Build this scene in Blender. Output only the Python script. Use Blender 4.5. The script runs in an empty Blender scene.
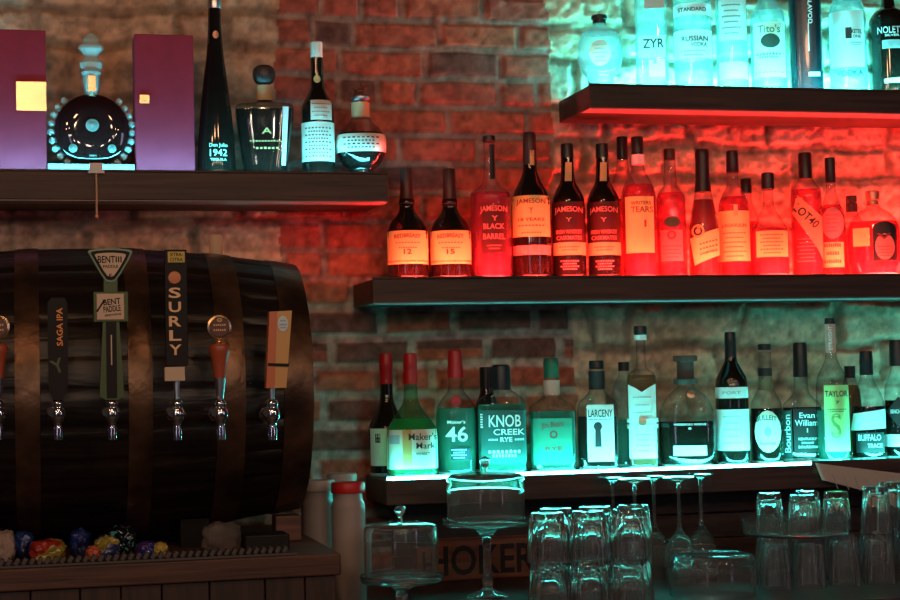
import bpy, bmesh, math, random
import numpy as np
from mathutils import Vector, Matrix, noise
random.seed(7); rng = np.random.default_rng(7)
S = bpy.context.scene
COL = S.collection
PI = math.pi
# ------------------------------------------------------------------ camera
F = 1663.0
def unit(v): return v / np.linalg.norm(v)
Yc = unit(np.array([35 - 450, -(385 - 300), -F]))
Xc = np.array([6650.0, 69.0, -F]); Xc = unit(Xc - Yc * Xc.dot(Yc))
Zc = np.cross(Xc, Yc)
RW = np.array([Xc, Yc, Zc])            # world from camera
CAM = np.array([0.0, -3.8, 1.5])
def ray(px, py): return RW @ np.array([px - 450.0, -(py - 300.0), -F])
def at(px, py, Y):
    d = ray(px, py); t = (Y - CAM[1]) / d[1]
    return Vector(CAM + d * t)
def proj(P):
    c = RW.T @ (np.array(P) - CAM)
    return 450 + F * c[0] / -c[2], 300 - F * c[1] / -c[2]
def mpp(P):
    c = RW.T @ (np.array(P) - CAM)
    return -c[2] / F
def at_z(px, z, Y, py=300):
    """point of plane Y at height z standing at pixel column px"""
    for _ in range(6):
        p = at(px, py, Y); p.z = z
        py = proj(p)[1]
    return p
cd = bpy.data.cameras.new('camera'); cam = bpy.data.objects.new('camera', cd); COL.objects.link(cam)
cd.sensor_width = 36; cd.lens = F / 900 * 36; cd.clip_start = 0.05
M4 = Matrix([list(RW[0]) + [CAM[0]], list(RW[1]) + [CAM[1]], list(RW[2]) + [CAM[2]], [0, 0, 0, 1]])
cam.matrix_world = M4
S.camera = cam
S.view_settings.view_transform = 'Standard'; S.view_settings.look = 'None'
S.view_settings.gamma = 1; S.view_settings.exposure = 0; S.view_settings.use_curve_mapping = False

# ------------------------------------------------------------------ materials
MATS = {}
def nodes_of(name):
    m = bpy.data.materials.new(name); m.use_nodes = True
    nt = m.node_tree; b = nt.nodes.get('Principled BSDF')
    return m, nt, b
def pbr(name, col, rough=0.5, metal=0.0, bump=0.0, bscale=60, var=0.0, vscale=25, spec=0.5, coat=0, stretch=None):
    if name in MATS: return MATS[name]
    m, nt, b = nodes_of(name)
    b.inputs['Roughness'].default_value = rough; b.inputs['Metallic'].default_value = metal
    b.inputs['Specular IOR Level'].default_value = spec; b.inputs['Coat Weight'].default_value = coat
    b.inputs['Base Color'].default_value = (*col, 1)
    N, L = nt.nodes, nt.links
    tc = N.new('ShaderNodeTexCoord'); mp = N.new('ShaderNodeMapping'); L.new(tc.outputs['Object'], mp.inputs[0])
    if stretch: mp.inputs['Scale'].default_value = stretch
    if var:
        n = N.new('ShaderNodeTexNoise'); n.inputs['Scale'].default_value = vscale; n.inputs['Detail'].default_value = 6
        L.new(mp.outputs[0], n.inputs['Vector'])
        r = N.new('ShaderNodeMixRGB'); r.inputs[1].default_value = (*[max(0, c * (1 - var)) for c in col], 1)
        r.inputs[2].default_value = (*[min(1, c * (1 + var)) for c in col], 1)
        cr = N.new('ShaderNodeMapRange'); cr.inputs[1].default_value = .35; cr.inputs[2].default_value = .65
        L.new(n.outputs['Fac'], cr.inputs[0]); L.new(cr.outputs[0], r.inputs[0]); L.new(r.outputs[0], b.inputs['Base Color'])
    if bump:
        n = N.new('ShaderNodeTexNoise'); n.inputs['Scale'].default_value = bscale; n.inputs['Detail'].default_value = 5
        L.new(mp.outputs[0], n.inputs['Vector'])
        bp = N.new('ShaderNodeBump'); bp.inputs['Strength'].default_value = bump; bp.inputs['Distance'].default_value = .004
        L.new(n.outputs['Fac'], bp.inputs['Height']); L.new(bp.outputs[0], b.inputs['Normal'])
    MATS[name] = m; return m
def thin_glass(name, tint=(1, 1, 1), edge=(.45, .6, .6), haze=0.0, hcol=(1, 1, 1), ior=1.5, k=.25):
    """walls of a bottle: clear in the middle, tinted towards the rims, a Fresnel reflection and a glow painted as film"""
    if name in MATS: return MATS[name]
    m, nt, b = nodes_of(name); N, L = nt.nodes, nt.links; N.remove(b)
    out = N.get('Material Output')
    lw = N.new('ShaderNodeLayerWeight'); lw.inputs[0].default_value = k
    mc = N.new('ShaderNodeMixRGB'); mc.inputs[1].default_value = (*tint, 1); mc.inputs[2].default_value = (*edge, 1)
    L.new(lw.outputs['Facing'], mc.inputs[0])
    tr = N.new('ShaderNodeBsdfTransparent'); L.new(mc.outputs[0], tr.inputs[0])
    gl = N.new('ShaderNodeBsdfGlossy'); gl.inputs['Roughness'].default_value = .04
    fr = N.new('ShaderNodeFresnel'); fr.inputs[0].default_value = ior
    ge = N.new('ShaderNodeNewGeometry'); mb = N.new('ShaderNodeMath'); mb.operation = 'SUBTRACT'; mb.use_clamp = True
    L.new(fr.outputs[0], mb.inputs[0]); L.new(ge.outputs['Backfacing'], mb.inputs[1])
    mx = N.new('ShaderNodeMixShader'); L.new(mb.outputs[0], mx.inputs[0]); L.new(tr.outputs[0], mx.inputs[1]); L.new(gl.outputs[0], mx.inputs[2])
    last = mx
    if haze:
        df = N.new('ShaderNodeBsdfDiffuse'); df.inputs[0].default_value = (*hcol, 1)
        tl = N.new('ShaderNodeBsdfTranslucent'); tl.inputs[0].default_value = (*hcol, 1)
        md = N.new('ShaderNodeMixShader'); md.inputs[0].default_value = .5; L.new(df.outputs[0], md.inputs[1]); L.new(tl.outputs[0], md.inputs[2])
        m2 = N.new('ShaderNodeMixShader'); m2.inputs[0].default_value = haze
        L.new(mx.outputs[0], m2.inputs[1]); L.new(md.outputs[0], m2.inputs[2]); last = m2
    L.new(last.outputs[0], out.inputs[0]); MATS[name] = m; return m
def real_glass(name, col=(1, 1, 1), rough=0.0, ior=1.5, lift_haze=.04):
    if name in MATS: return MATS[name]
    m, nt, b = nodes_of(name); N, L = nt.nodes, nt.links; N.remove(b)
    g = N.new('ShaderNodeBsdfGlass'); g.inputs[0].default_value = (*col, 1); g.inputs['Roughness'].default_value = rough; g.inputs['IOR'].default_value = ior
    d = N.new('ShaderNodeBsdfDiffuse'); d.inputs[0].default_value = (.8, .8, .8, 1); x = N.new('ShaderNodeMixShader'); x.inputs[0].default_value = lift_haze  # pale diffuse mixed in to brighten the glass, standing in for room reflections
    L.new(g.outputs[0], x.inputs[1]); L.new(d.outputs[0], x.inputs[2])
    L.new(x.outputs[0], N.get('Material Output').inputs[0]); MATS[name] = m; return m
def emis(name, col, s):
    if name in MATS: return MATS[name]
    m, nt, b = nodes_of(name); N, L = nt.nodes, nt.links; N.remove(b)
    e = N.new('ShaderNodeEmission'); e.inputs[0].default_value = (*col, 1); e.inputs[1].default_value = s
    L.new(e.outputs[0], N.get('Material Output').inputs[0]); MATS[name] = m; return m
def wood(name, c1, c2, axis='X', scale=1.0, rough=.55, bump=.4):
    if name in MATS: return MATS[name]
    m, nt, b = nodes_of(name); N, L = nt.nodes, nt.links
    tc = N.new('ShaderNodeTexCoord'); mp = N.new('ShaderNodeMapping'); L.new(tc.outputs['Object'], mp.inputs[0])
    s = {'X': (1.2, 14, 22), 'Z': (16, 14, 1.2), 'Y': (14, 1.2, 14)}[axis]
    mp.inputs['Scale'].default_value = [v * scale for v in s]
    n = N.new('ShaderNodeTexNoise'); n.inputs['Scale'].default_value = 3; n.inputs['Detail'].default_value = 8; n.inputs['Distortion'].default_value = .8
    L.new(mp.outputs[0], n.inputs['Vector'])
    cr = N.new('ShaderNodeValToRGB'); cr.color_ramp.elements[0].position = .3; cr.color_ramp.elements[1].position = .7
    cr.color_ramp.elements[0].color = (*c1, 1); cr.color_ramp.elements[1].color = (*c2, 1)
    L.new(n.outputs['Fac'], cr.inputs[0]); L.new(cr.outputs[0], b.inputs['Base Color'])
    bp = N.new('ShaderNodeBump'); bp.inputs['Strength'].default_value = bump; bp.inputs['Distance'].default_value = .003
    L.new(n.outputs['Fac'], bp.inputs['Height']); L.new(bp.outputs[0], b.inputs['Normal'])
    b.inputs['Roughness'].default_value = rough
    MATS[name] = m; return m

CLEAR = thin_glass('clear_glass', (.97, .99, .99), (.35, .5, .5), haze=.004)
CLEARW = thin_glass('frosty_glass', (.95, .98, .98), (.5, .65, .65), haze=.10)
RED_GL = thin_glass('red_lit_glass', (.98, .9, .9), (.5, .3, .3), haze=.04)  # clear glass with the red shelf light painted into its tint
DARKG = pbr('dark_bottle_glass', (.012, .008, .006), .06, coat=.5)
GREENG = thin_glass('green_lit_glass', (.55, .8, .6), (.1, .3, .18), haze=.04, hcol=(.4, .8, .6))  # green cast of the cyan shelf light put into the glass colour
def liquid(name, tint, glow, fac): return thin_glass(name, tint, tuple(c * .35 for c in tint), haze=fac, hcol=glow, ior=1.2)  # coloured haze paints the strip light's glow into the liquid
WHISKEY = liquid('amber_whiskey', (.55, .22, .07), (.55, .25, .12), .45)
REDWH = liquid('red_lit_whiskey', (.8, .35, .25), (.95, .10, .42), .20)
DARKL = pbr('dark_spirit', (.012, .006, .004), .06)
WATER = liquid('clear_spirit', (.9, .97, .97), (.9, .95, .95), .15)
TEALL = liquid('teal_lit_spirit', (.25, .6, .45), (.25, .8, .65), .22)  # whiskey recoloured teal to stand for the cyan light on it
GREENL = liquid('green_lit_spirit', (.3, .65, .4), (.25, .75, .45), .25)  # whiskey painted green, as the cyan light turns it
BASEG = thin_glass('base_glow_glass', (.8, .85, .85), (.6, .7, .7), haze=.6, hcol=(.95, .97, .97))  # milky haze painted in for the bright glow at bottle bases
CREAM = pbr('cream_paper', (.82, .76, .62), .7)
YELP = pbr('yellow_lit_paper', (.85, .82, .28), .7)  # cream paper yellowed in colour to mimic the overbright strip light
WHITE = pbr('white_paper', (.85, .85, .83), .7)
TANP = pbr('tan_paper', (.65, .42, .22), .7)
GOLDP = pbr('gold_paper', (.8, .55, .22), .5)
GREYP = pbr('grey_paper', (.4, .42, .44), .7)
BLACKP = pbr('black_paper', (.015, .015, .017), .5)
TEALP = pbr('teal_paper', (.015, .085, .075), .6)
LIMEP = pbr('lime_paper', (.55, .85, .3), .7)
REDP = pbr('red_paper', (.55, .03, .04), .6)
DREDP = pbr('dark_red_paper', (.05, .006, .006), .6)
PINKP = pbr('pink_paper', (.75, .3, .25), .6)
INK = pbr('dark_ink', (.02, .018, .02), .6)
INKW = pbr('white_ink', (.85, .85, .85), .6)
INKG = pbr('gold_ink', (.75, .5, .2), .5)
INKO = pbr('orange_ink', (.85, .30, .05), .5)
INKR = pbr('brown_ink', (.25, .05, .03), .6)
CAPB = pbr('black_cap', (.012, .012, .014), .35)
CAPR = pbr('red_wax', (.5, .012, .015), .3, bump=.3, bscale=120)
CAPD = pbr('brown_foil', (.05, .02, .015), .4)
CORK = pbr('cork', (.5, .33, .2), .7, bump=.4, bscale=200)
CHROME = pbr('chrome', (.85, .85, .87), .12, 1)
SILVER = pbr('silver_foil', (.7, .7, .72), .3, 1)
GOLD = pbr('gold_metal', (1, .74, .42), .26, 1)
COPPER = pbr('copper_foil', (.7, .35, .22), .35, .6)
STEEL = pbr('dark_iron', (.15, .085, .052), .33, .8, bump=.5, bscale=30, var=.5, vscale=12)
GLASS = real_glass('table_glass', (.96, .98, .97), .0, 1.45)

# ------------------------------------------------------------------ object helpers
def mesh_obj(name, verts, faces, mat, parent=None, smooth=True, loc=(0, 0, 0), autos=None):
    me = bpy.data.meshes.new(name); me.from_pydata([tuple(v) for v in verts], [], faces)
    me.materials.append(mat)
    if smooth: me.polygons.foreach_set('use_smooth', [True] * len(me.polygons))
    me.update()
    o = bpy.data.objects.new(name, me); COL.objects.link(o); o.location = loc
    if parent: o.parent = parent
    if smooth and autos:
        try: me.set_sharp_from_angle(angle=math.radians(autos))
        except Exception: pass
    return o
def bm_obj(name, bm, mat, parent=None, smooth=False, loc=(0, 0, 0), autos=40):
    bmesh.ops.recalc_face_normals(bm, faces=bm.faces)
    me = bpy.data.meshes.new(name); bm.to_mesh(me); bm.free(); me.materials.append(mat)
    if smooth:
        me.polygons.foreach_set('use_smooth', [True] * len(me.polygons))
        me.set_sharp_from_angle(angle=math.radians(autos))
    o = bpy.data.objects.new(name, me); COL.objects.link(o); o.location = loc
    if parent: o.parent = parent
    return o
def tag(o, label, cat, group=None, kind=None):
    o['label'] = label; o['category'] = cat
    if group: o['group'] = group
    if kind: o['kind'] = kind
    return o
def thing(name, label, cat, loc, rz=0, group=None):
    o = bpy.data.objects.new(name, None); COL.objects.link(o); o.location = loc; o.rotation_euler = (0, 0, rz)
    o.empty_display_size = .05
    return tag(o, label, cat, group)
def bm_box(bm, x0, x1, y0, y1, z0, z1, bev=0.0, M=None):
    r = bmesh.ops.create_cube(bm, size=1)
    for v in r['verts']:
        v.co = Vector(((x0 + x1) / 2 + v.co.x * (x1 - x0), (y0 + y1) / 2 + v.co.y * (y1 - y0), (z0 + z1) / 2 + v.co.z * (z1 - z0)))
    vs = set(r['verts'])
    if bev:
        ed = [e for e in bm.edges if e.verts[0] in vs and e.verts[1] in vs]
        rr = bmesh.ops.bevel(bm, geom=ed, offset=bev, segments=2, affect='EDGES', profile=.5)
        vs = {v for f in rr['faces'] for v in f.verts} | {v for v in vs if v.is_valid}
    if M is not None:
        for v in vs: v.co = M @ v.co
    return bm
def box(name, x0, x1, y0, y1, z0, z1, mat, parent=None, bev=.001, loc=(0, 0, 0)):
    bm = bmesh.new(); bm_box(bm, x0, x1, y0, y1, z0, z1, bev)
    return bm_obj(name, bm, mat, parent, loc=loc)
def chaikin(pts, it=2):
    for _i in range(it):
        ca, cb = (.84, .16) if _i == 0 and it > 1 else (.75, .25)
        out = [pts[0]]
        for a, b in zip(pts, pts[1:]):
            out.append(tuple(ca * p + cb * q for p, q in zip(a, b))); out.append(tuple(cb * p + ca * q for p, q in zip(a, b)))
        out.append(pts[-1]); pts = out
    return pts
def lathe(pts, K=36, n=2.0, dr=1.0, rneck=None, capb=True, capt=True, axis='Z', dx=0):
    """pts (r, h) bottom to top; superellipse section that becomes round at the neck"""
    V, Fc = [], []
    rmax = max(p[0] for p in pts)
    for r, h in pts:
        e, d = n, dr
        if rneck is not None and rmax > rneck:
            t = min(1, max(0, (r - rneck) / (rmax - rneck))); t = t * t * (3 - 2 * t)
            e = 2 + (n - 2) * t; d = 1 + (dr - 1) * t
        for k in range(K):
            a = 2 * PI * k / K; c, s = math.cos(a), math.sin(a)
            q = (abs(c) ** e + abs(s) ** e) ** (-1 / e)
            x, y = r * q * c, r * d * q * s
            V.append((x + dx, y, h) if axis == 'Z' else ((h, x, y) if axis == 'X' else (x, -h, y)))
    m = len(pts)
    for i in range(m - 1):
        for k in range(K):
            a = i * K + k; b = i * K + (k + 1) % K
            Fc.append((a, b, b + K, a + K))
    if capb: Fc.append(tuple(reversed(range(K))))
    if capt: Fc.append(tuple(range((m - 1) * K, m * K)))
    if axis == 'Y' : Fc = [tuple(f) for f in Fc]
    return V, Fc
def lathe_obj(name, pts, mat, parent=None, autos=35, loc=(0, 0, 0), **kw):
    V, Fc = lathe(pts, **kw)
    bm = bmesh.new(); vs = [bm.verts.new(v) for v in V]
    for f in Fc:
        try: bm.faces.new([vs[i] for i in f])
        except ValueError: pass
    return bm_obj(name, bm, mat, parent, smooth=True, loc=loc, autos=autos)
def tube(name, path, rad, mat, parent=None, K=10):
    """path of Vectors, rad number or list"""
    V, Fc = [], []
    P = [Vector(p) for p in path]; n = len(P)
    R = rad if isinstance(rad, (list, tuple)) else [rad] * n
    up = Vector((0, 0, 1))
    for i, p in enumerate(P):
        t = (P[min(n - 1, i + 1)] - P[max(0, i - 1)]).normalized()
        a = t.cross(up if abs(t.z) < .95 else Vector((1, 0, 0))).normalized(); b = t.cross(a)
        for k in range(K):
            th = 2 * PI * k / K
            V.append(p + (a * math.cos(th) + b * math.sin(th)) * R[i])
    for i in range(n - 1):
        for k in range(K):
            a = i * K + k; b = i * K + (k + 1) % K; Fc.append((a, b, b + K, a + K))
    Fc.append(tuple(reversed(range(K)))); Fc.append(tuple(range((n - 1) * K, n * K)))
    bm = bmesh.new(); vs = [bm.verts.new(v) for v in V]
    for f in Fc: bm.faces.new([vs[i] for i in f])
    return bm_obj(name, bm, mat, parent, smooth=True)
# ---- lettering
_tc = {}
def glyphs(s, bold=0.0):
    k = (s, bold)
    if k in _tc: return _tc[k]
    cu = bpy.data.curves.new('t', 'FONT'); cu.body = s; cu.offset = bold; cu.resolution_u = 3; cu.size = 1
    ob = bpy.data.objects.new('t', cu); COL.objects.link(ob)
    dg = bpy.context.evaluated_depsgraph_get(); me = ob.evaluated_get(dg).to_mesh()
    v = np.array([list(p.co)[:2] for p in me.vertices]); f = [tuple(p.vertices) for p in me.polygons]
    ob.evaluated_get(dg).to_mesh_clear(); bpy.data.objects.remove(ob); bpy.data.curves.remove(cu)
    v = v - v.min(0); v = v / np.maximum(v.max(0), 1e-6) - .5   # unit box centred
    _tc[k] = (v, f); return _tc[k]
def text_uv(items):
    """items (string, cx, cy(up), w, h, rot deg[, arch]) -> verts in (u, v) and faces"""
    V, Fc = [], []
    for it in items:
        s, cx, cy, w, h = it[:5]; rot = math.radians(it[5]) if len(it) > 5 else 0; arch = it[6] if len(it) > 6 else 0
        g, f = glyphs(s, .012 if h > 5 else .02); o = len(V)
        for a, b in g:
            x, y = a * w, b * h + arch * h * (1 - 4 * a * a)
            V.append((cx + x * math.cos(rot) - y * math.sin(rot), cy + x * math.sin(rot) + y * math.cos(rot)))
        Fc += [tuple(i + o for i in q) for q in f]
    return V, Fc
def flat_text(name, items, plane, mat, parent):
    """plane(u, v) -> local point"""
    V, Fc = text_uv(items)
    o = mesh_obj(name, [plane(u, v) for u, v in V], Fc, mat, parent, smooth=False); return o

# ------------------------------------------------------------------ setting
def wall():
    p0 = at(-70, 660, 0); p1 = at(985, -50, 0)
    X0, X1, Z0, Z1 = -.42, 2.75, .75, 2.62
    st = .0042
    nx, nz = int((X1 - X0) / st), int((Z1 - Z0) / st)
    xs = np.linspace(X0, X1, nx); zs = np.linspace(Z0, Z1, nz)
    X, Z = np.meshgrid(xs, zs)
    def vnoise(x, z, sc, seed):
        x = x * sc; z = z * sc; xi = np.floor(x).astype(int); zi = np.floor(z).astype(int)
        fx = x - xi; fz = z - zi; fx = fx * fx * (3 - 2 * fx); fz = fz * fz * (3 - 2 * fz)
        def hsh(a, b):
            h = (a * 374761393 + b * 668265263 + seed * 982451653) & 0x7fffffff
            h = ((h ^ (h >> 13)) * 1274126177) & 0x7fffffff
            return ((h ^ (h >> 16)) & 0xffff) / 65535.0
        return (hsh(xi, zi) * (1 - fx) * (1 - fz) + hsh(xi + 1, zi) * fx * (1 - fz) + hsh(xi, zi + 1) * (1 - fx) * fz + hsh(xi + 1, zi + 1) * fx * fz)
    def fbm(sc, seed, o=4):
        r = 0; a = .5
        for i in range(o): r = r + a * vnoise(X, Z, sc * 2 ** i, seed + i); a *= .5
        return r / (1 - .5 ** o)
    def cells(rowh, lmin, lmax, warp, seed, zref, vary=0.0):
        Xw = X + (fbm(9, seed + 50) - .5) * warp * 2; Zw = Z + (fbm(7, seed + 60) - .5) * warp * 1.6
        r = np.random.default_rng(seed)
        # rows of varying height
        edges = [zref]
        while edges[-1] < Z1 + .2: edges.append(edges[-1] + rowh * (1 + vary * (r.random() - .5)))
        lo = [zref]
        while lo[-1] > Z0 - .2: lo.append(lo[-1] - rowh * (1 + vary * (r.random() - .5)))
        edges = np.array(sorted(set(lo + edges)))
        ri = np.clip(np.searchsorted(edges, Zw) - 1, 0, len(edges) - 2)
        dz = np.minimum(Zw - edges[ri], edges[ri + 1] - Zw)
        dx = np.zeros_like(X); cid = np.zeros(X.shape, int)
        for k in range(len(edges) - 1):
            e = [X0 - .3 + r.random() * lmax]
            while e[-1] < X1 + .4: e.append(e[-1] + (r.uniform(lmin, lmax) if r.random() > .22 else lmin * .55))
            e = np.array(e); mk = ri == k; xx = Xw[mk]
            ci = np.clip(np.searchsorted(e, xx) - 1, 0, len(e) - 2)
            dx[mk] = np.minimum(xx - e[ci], e[ci + 1] - xx); cid[mk] = k * 97 + ci
        return dx, dz, cid
    zrow = at(450, 48, 0).z
    bx, bz, bid = cells(.0683, .175, .205, .007, 3, zrow)
    sx, sz, sid = cells(.105, .19, .34, .022, 11, at(700, 300, 0).z, .5)
    def relief(dx, dz, gap, rnd):
        d = np.minimum(dx, dz); a = np.clip((d - gap) / rnd, 0, 1)
        c = np.clip((np.minimum(dx - gap, rnd) ** 1 + np.minimum(dz - gap, rnd)) / (2 * rnd), 0, 1)
        return (a * a * (3 - 2 * a))
    low = Z < at(400, 300, 0).z
    g1 = np.where(low, .0055, .0022) + .005 * fbm(22, 5)
    hb = relief(bx, bz, g1, .007); hs = relief(sx, sz, .003 + .004 * fbm(15, 8), .014)
    # zones: stone on the left and on the right of a brick pier
    wob = (fbm(6, 30) - .5) * .09
    xl = at(285, 150, 0).x; xr = at(553, 80, 0).x; xr2 = at(575, 400, 0).x
    xlow = at(300, 270, 0).z
    right = X + wob > np.where(Z > at(560, 300, 0).z, xr, xr2)
    left = (X + wob < np.where(Z > at(260, 275, 0).z, xl, -9))
    stone = left | right
    n1, n2, n3 = fbm(14, 70), fbm(60, 80, 3), fbm(4, 90)
    H = np.where(stone, hs * .009 + (n1 - .5) * .010 + (n2 - .5) * .010, hb * .013 + (n1 - .5) * .007 + (n2 - .5) * .007 * (1.5 - hb))
    rr = np.random.default_rng(5); tab = rr.random((7000, 3))
    tb, ts = tab[bid % 7000], tab[(sid + 3331) % 7000]
    H = H + np.where(stone, (ts[..., 2] - .5) * .010, (tb[..., 2] - .5) * .005)
    red = np.array([.46, .105, .075]); dark = np.array([.20, .09, .075]); orange = np.array([.50, .15, .09]); mort = np.array([.44, .38, .34])
    t = tb[..., 0][..., None]; bc = red * (1 - t) + orange * t
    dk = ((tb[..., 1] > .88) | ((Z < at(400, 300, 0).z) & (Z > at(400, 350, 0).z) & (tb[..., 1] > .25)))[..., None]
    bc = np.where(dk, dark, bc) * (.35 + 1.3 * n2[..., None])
    mort = np.where(low[..., None], mort, np.array([.40, .25, .21]))
    mc = mort * (.35 + 1.3 * n2[..., None])
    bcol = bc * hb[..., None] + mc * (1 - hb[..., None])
    sA = np.array([.68, .41, .27]); sB = np.array([.64, .49, .36]); sC = np.array([.60, .25, .16])
    u = np.clip(ts[..., 0] * .9 + (n1 - .5) * .9, 0, 1)[..., None]; w = np.clip((n3 - .55) * 5, 0, 1)[..., None]
    sc = (sA * (1 - u) + sB * u) * (1 - w * .5) + sC * w * .5
    sc = sc * (.40 + 1.2 * n2[..., None]) * (.75 + .5 * n1[..., None])
    crack = np.clip((hs), 0, 1)[..., None]
    scol = sc * (.55 + .45 * crack)
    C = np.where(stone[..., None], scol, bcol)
    Y = -H
    verts = np.stack([X, Y, Z], -1).reshape(-1, 3).astype(np.float32)
    idx = np.arange(nx * nz).reshape(nz, nx)
    q = np.stack([idx[:-1, :-1], idx[:-1, 1:], idx[1:, 1:], idx[1:, :-1]], -1).reshape(-1, 4)
    me = bpy.data.meshes.new('wall_back')
    me.vertices.add(len(verts)); me.vertices.foreach_set('co', verts.ravel())
    me.loops.add(q.size); me.loops.foreach_set('vertex_index', q.ravel().astype(np.int32))
    me.polygons.add(len(q)); me.polygons.foreach_set('loop_start', (np.arange(len(q)) * 4).astype(np.int32))
    me.polygons.foreach_set('loop_total', np.full(len(q), 4, np.int32))
    me.update(calc_edges=True)
    me.polygons.foreach_set('use_smooth', [True] * len(q))
    ca = me.color_attributes.new('brick', 'FLOAT_COLOR', 'POINT')
    ca.data.foreach_set('color', np.concatenate([C, np.ones(C.shape[:2] + (1,))], -1).reshape(-1).astype(np.float32))
    m, nt, b = nodes_of('brick_wall'); N, L = nt.nodes, nt.links
    a = N.new('ShaderNodeAttribute'); a.attribute_name = 'brick'; L.new(a.outputs['Color'], b.inputs['Base Color'])
    b.inputs['Roughness'].default_value = .85; b.inputs['Specular IOR Level'].default_value = .25
    tc = N.new('ShaderNodeTexCoord'); n = N.new('ShaderNodeTexNoise'); n.inputs['Scale'].default_value = 130; n.inputs['Detail'].default_value = 6
    L.new(tc.outputs['Object'], n.inputs['Vector']); bp = N.new('ShaderNodeBump'); bp.inputs['Strength'].default_value = .5; bp.inputs['Distance'].default_value = .004
    L.new(n.outputs['Fac'], bp.inputs['Height']); L.new(bp.outputs[0], b.inputs['Normal'])
    me.materials.append(m)
    o = bpy.data.objects.new('wall_back', me); COL.objects.link(o); o['kind'] = 'structure'; o['label'] = 'old brick and stone wall behind the shelves'
    o.location.y = .034      # the faces of the bricks lie on y = 0 or behind
wall()
o = box('floor', -2.6, 3.6, -4.6, .3, -.05, 0, pbr('dark_floor', (.05, .035, .03), .6, var=.3), bev=0); o['kind'] = 'structure'
o = box('wall_base', -2.6, 3.6, .055, .16, 0, 2.9, pbr('rough_masonry', (.25, .14, .09), .9, bump=.5), bev=0); o.name = 'wall_behind'; o['kind'] = 'structure'

SHF = -.215    # front face of the shelves
WOODS = wood('shelf_wood', (.022, .011, .008), (.080, .038, .026), 'X')
Zmid = at(600, 277.5, SHF).z; Zup = at(745, 88.3, SHF).z; Zlow = at(600, 472.5, SHF).z; Zleft = at(200, 172.4, SHF).z
def shelf(label, xa, xb, ztop, th, mat, strip, s0, s1, lip=.003, stripY=-.2, group=None, back=None, front_lip=True, cover=None, channel=True):
    t = thing('wall_shelf', label, 'shelf', ((xa + xb) / 2, 0, ztop - th))
    c = (xa + xb) / 2
    bm = bmesh.new(); bm_box(bm, xa - c, xb - c, SHF, .016, 0, th, .002)
    bm_obj('board', bm, mat, t)
    if strip:
        bm = bmesh.new(); n = 16
        for i in range(n):
            a = s0 + (s1 - s0) * i / n; b = s0 + (s1 - s0) * (i + 1) / n
            bm_box(bm, a - c, b - c, stripY - .004, stripY + .004, th + .0002, th + lip)
        o = bm_obj('light_strip', bm, strip, t)
        if back:
            bm = bmesh.new()
            for i in range(n):
                a = back[0] + (s1 - back[0]) * i / n; b = back[0] + (s1 - back[0]) * (i + 1) / n
                bm_box(bm, a - c, b - c, -.012, -.003, th + .0002, th + .003)
            bm_obj('light_strip', bm, back[1], t)
    if channel:
        bm = bmesh.new(); bm_box(bm, xa - c + .001, xb - c - .001, SHF + .001, SHF + .062, -.0025, -.0002, .0004)
        o = bm_obj('pale_channel', bm, pbr('satin_channel', (.30, .28, .28), .6, spec=.2), t); o['label'] = 'pale strip under the front edge'
    if cover is not None:
        bm = bmesh.new(); bm_box(bm, cover - c, xb - c, SHF - .004, SHF - .0002, th - .02, th + .008, .001); bm_obj('edge_lip', bm, mat, t)
    if front_lip:
        bm = bmesh.new(); bm_box(bm, xa - c, xb - c, SHF, SHF + .006, th, th + .0045, .001); bm_obj('edge_lip', bm, mat, t)
    return t
CY = (.02, .86, .82)
RDC = (1, .034, .026)
E_UP = emis('cyan_led_upper', (.05, .88, .86), 280)
E_UPB = emis('cyan_led_back', (.05, .88, .86), 480)
E_LOW = emis('cyan_led_lower', (.05, .9, .82), 150)
E_LEFT = emis('cyan_led_left', (.08, .78, 1), 120)
E_MID = emis('red_led', RDC, 380)
E_MIDB = emis('red_led_back', RDC, 330)
xr = 2.62
shelf('upper right dark wooden shelf holding the clear bottles, red light on its underside', at(589.5, 85, SHF).x, xr, Zup, .052, WOODS, E_UP, at(596, 85, SHF).x, xr - .02, back=(at(600, 85, 0).x, E_UPB))
shelf('middle dark wooden shelf holding the red-lit bottles', at(372.5, 279, SHF).x, xr, Zmid, .052, WOODS, E_MID, at(388, 279, SHF).x, xr - .02, back=(at(600, 285, 0).x, E_MIDB))
shelf('lower dark wooden shelf with a glowing cyan strip along its front edge', at(386, 481, SHF).x, xr, Zlow, .055, WOODS, E_LOW, at(388, 481, SHF).x, xr - .02, lip=.006, stripY=SHF + .006, front_lip=False, channel=False, cover=at(811, 466, SHF).x)
shelf('left dark wooden shelf above the barrel', -.40, at(388, 175, SHF).x, Zleft, .060, WOODS, E_LEFT, -.38, at(382, 175, SHF).x)

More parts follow.
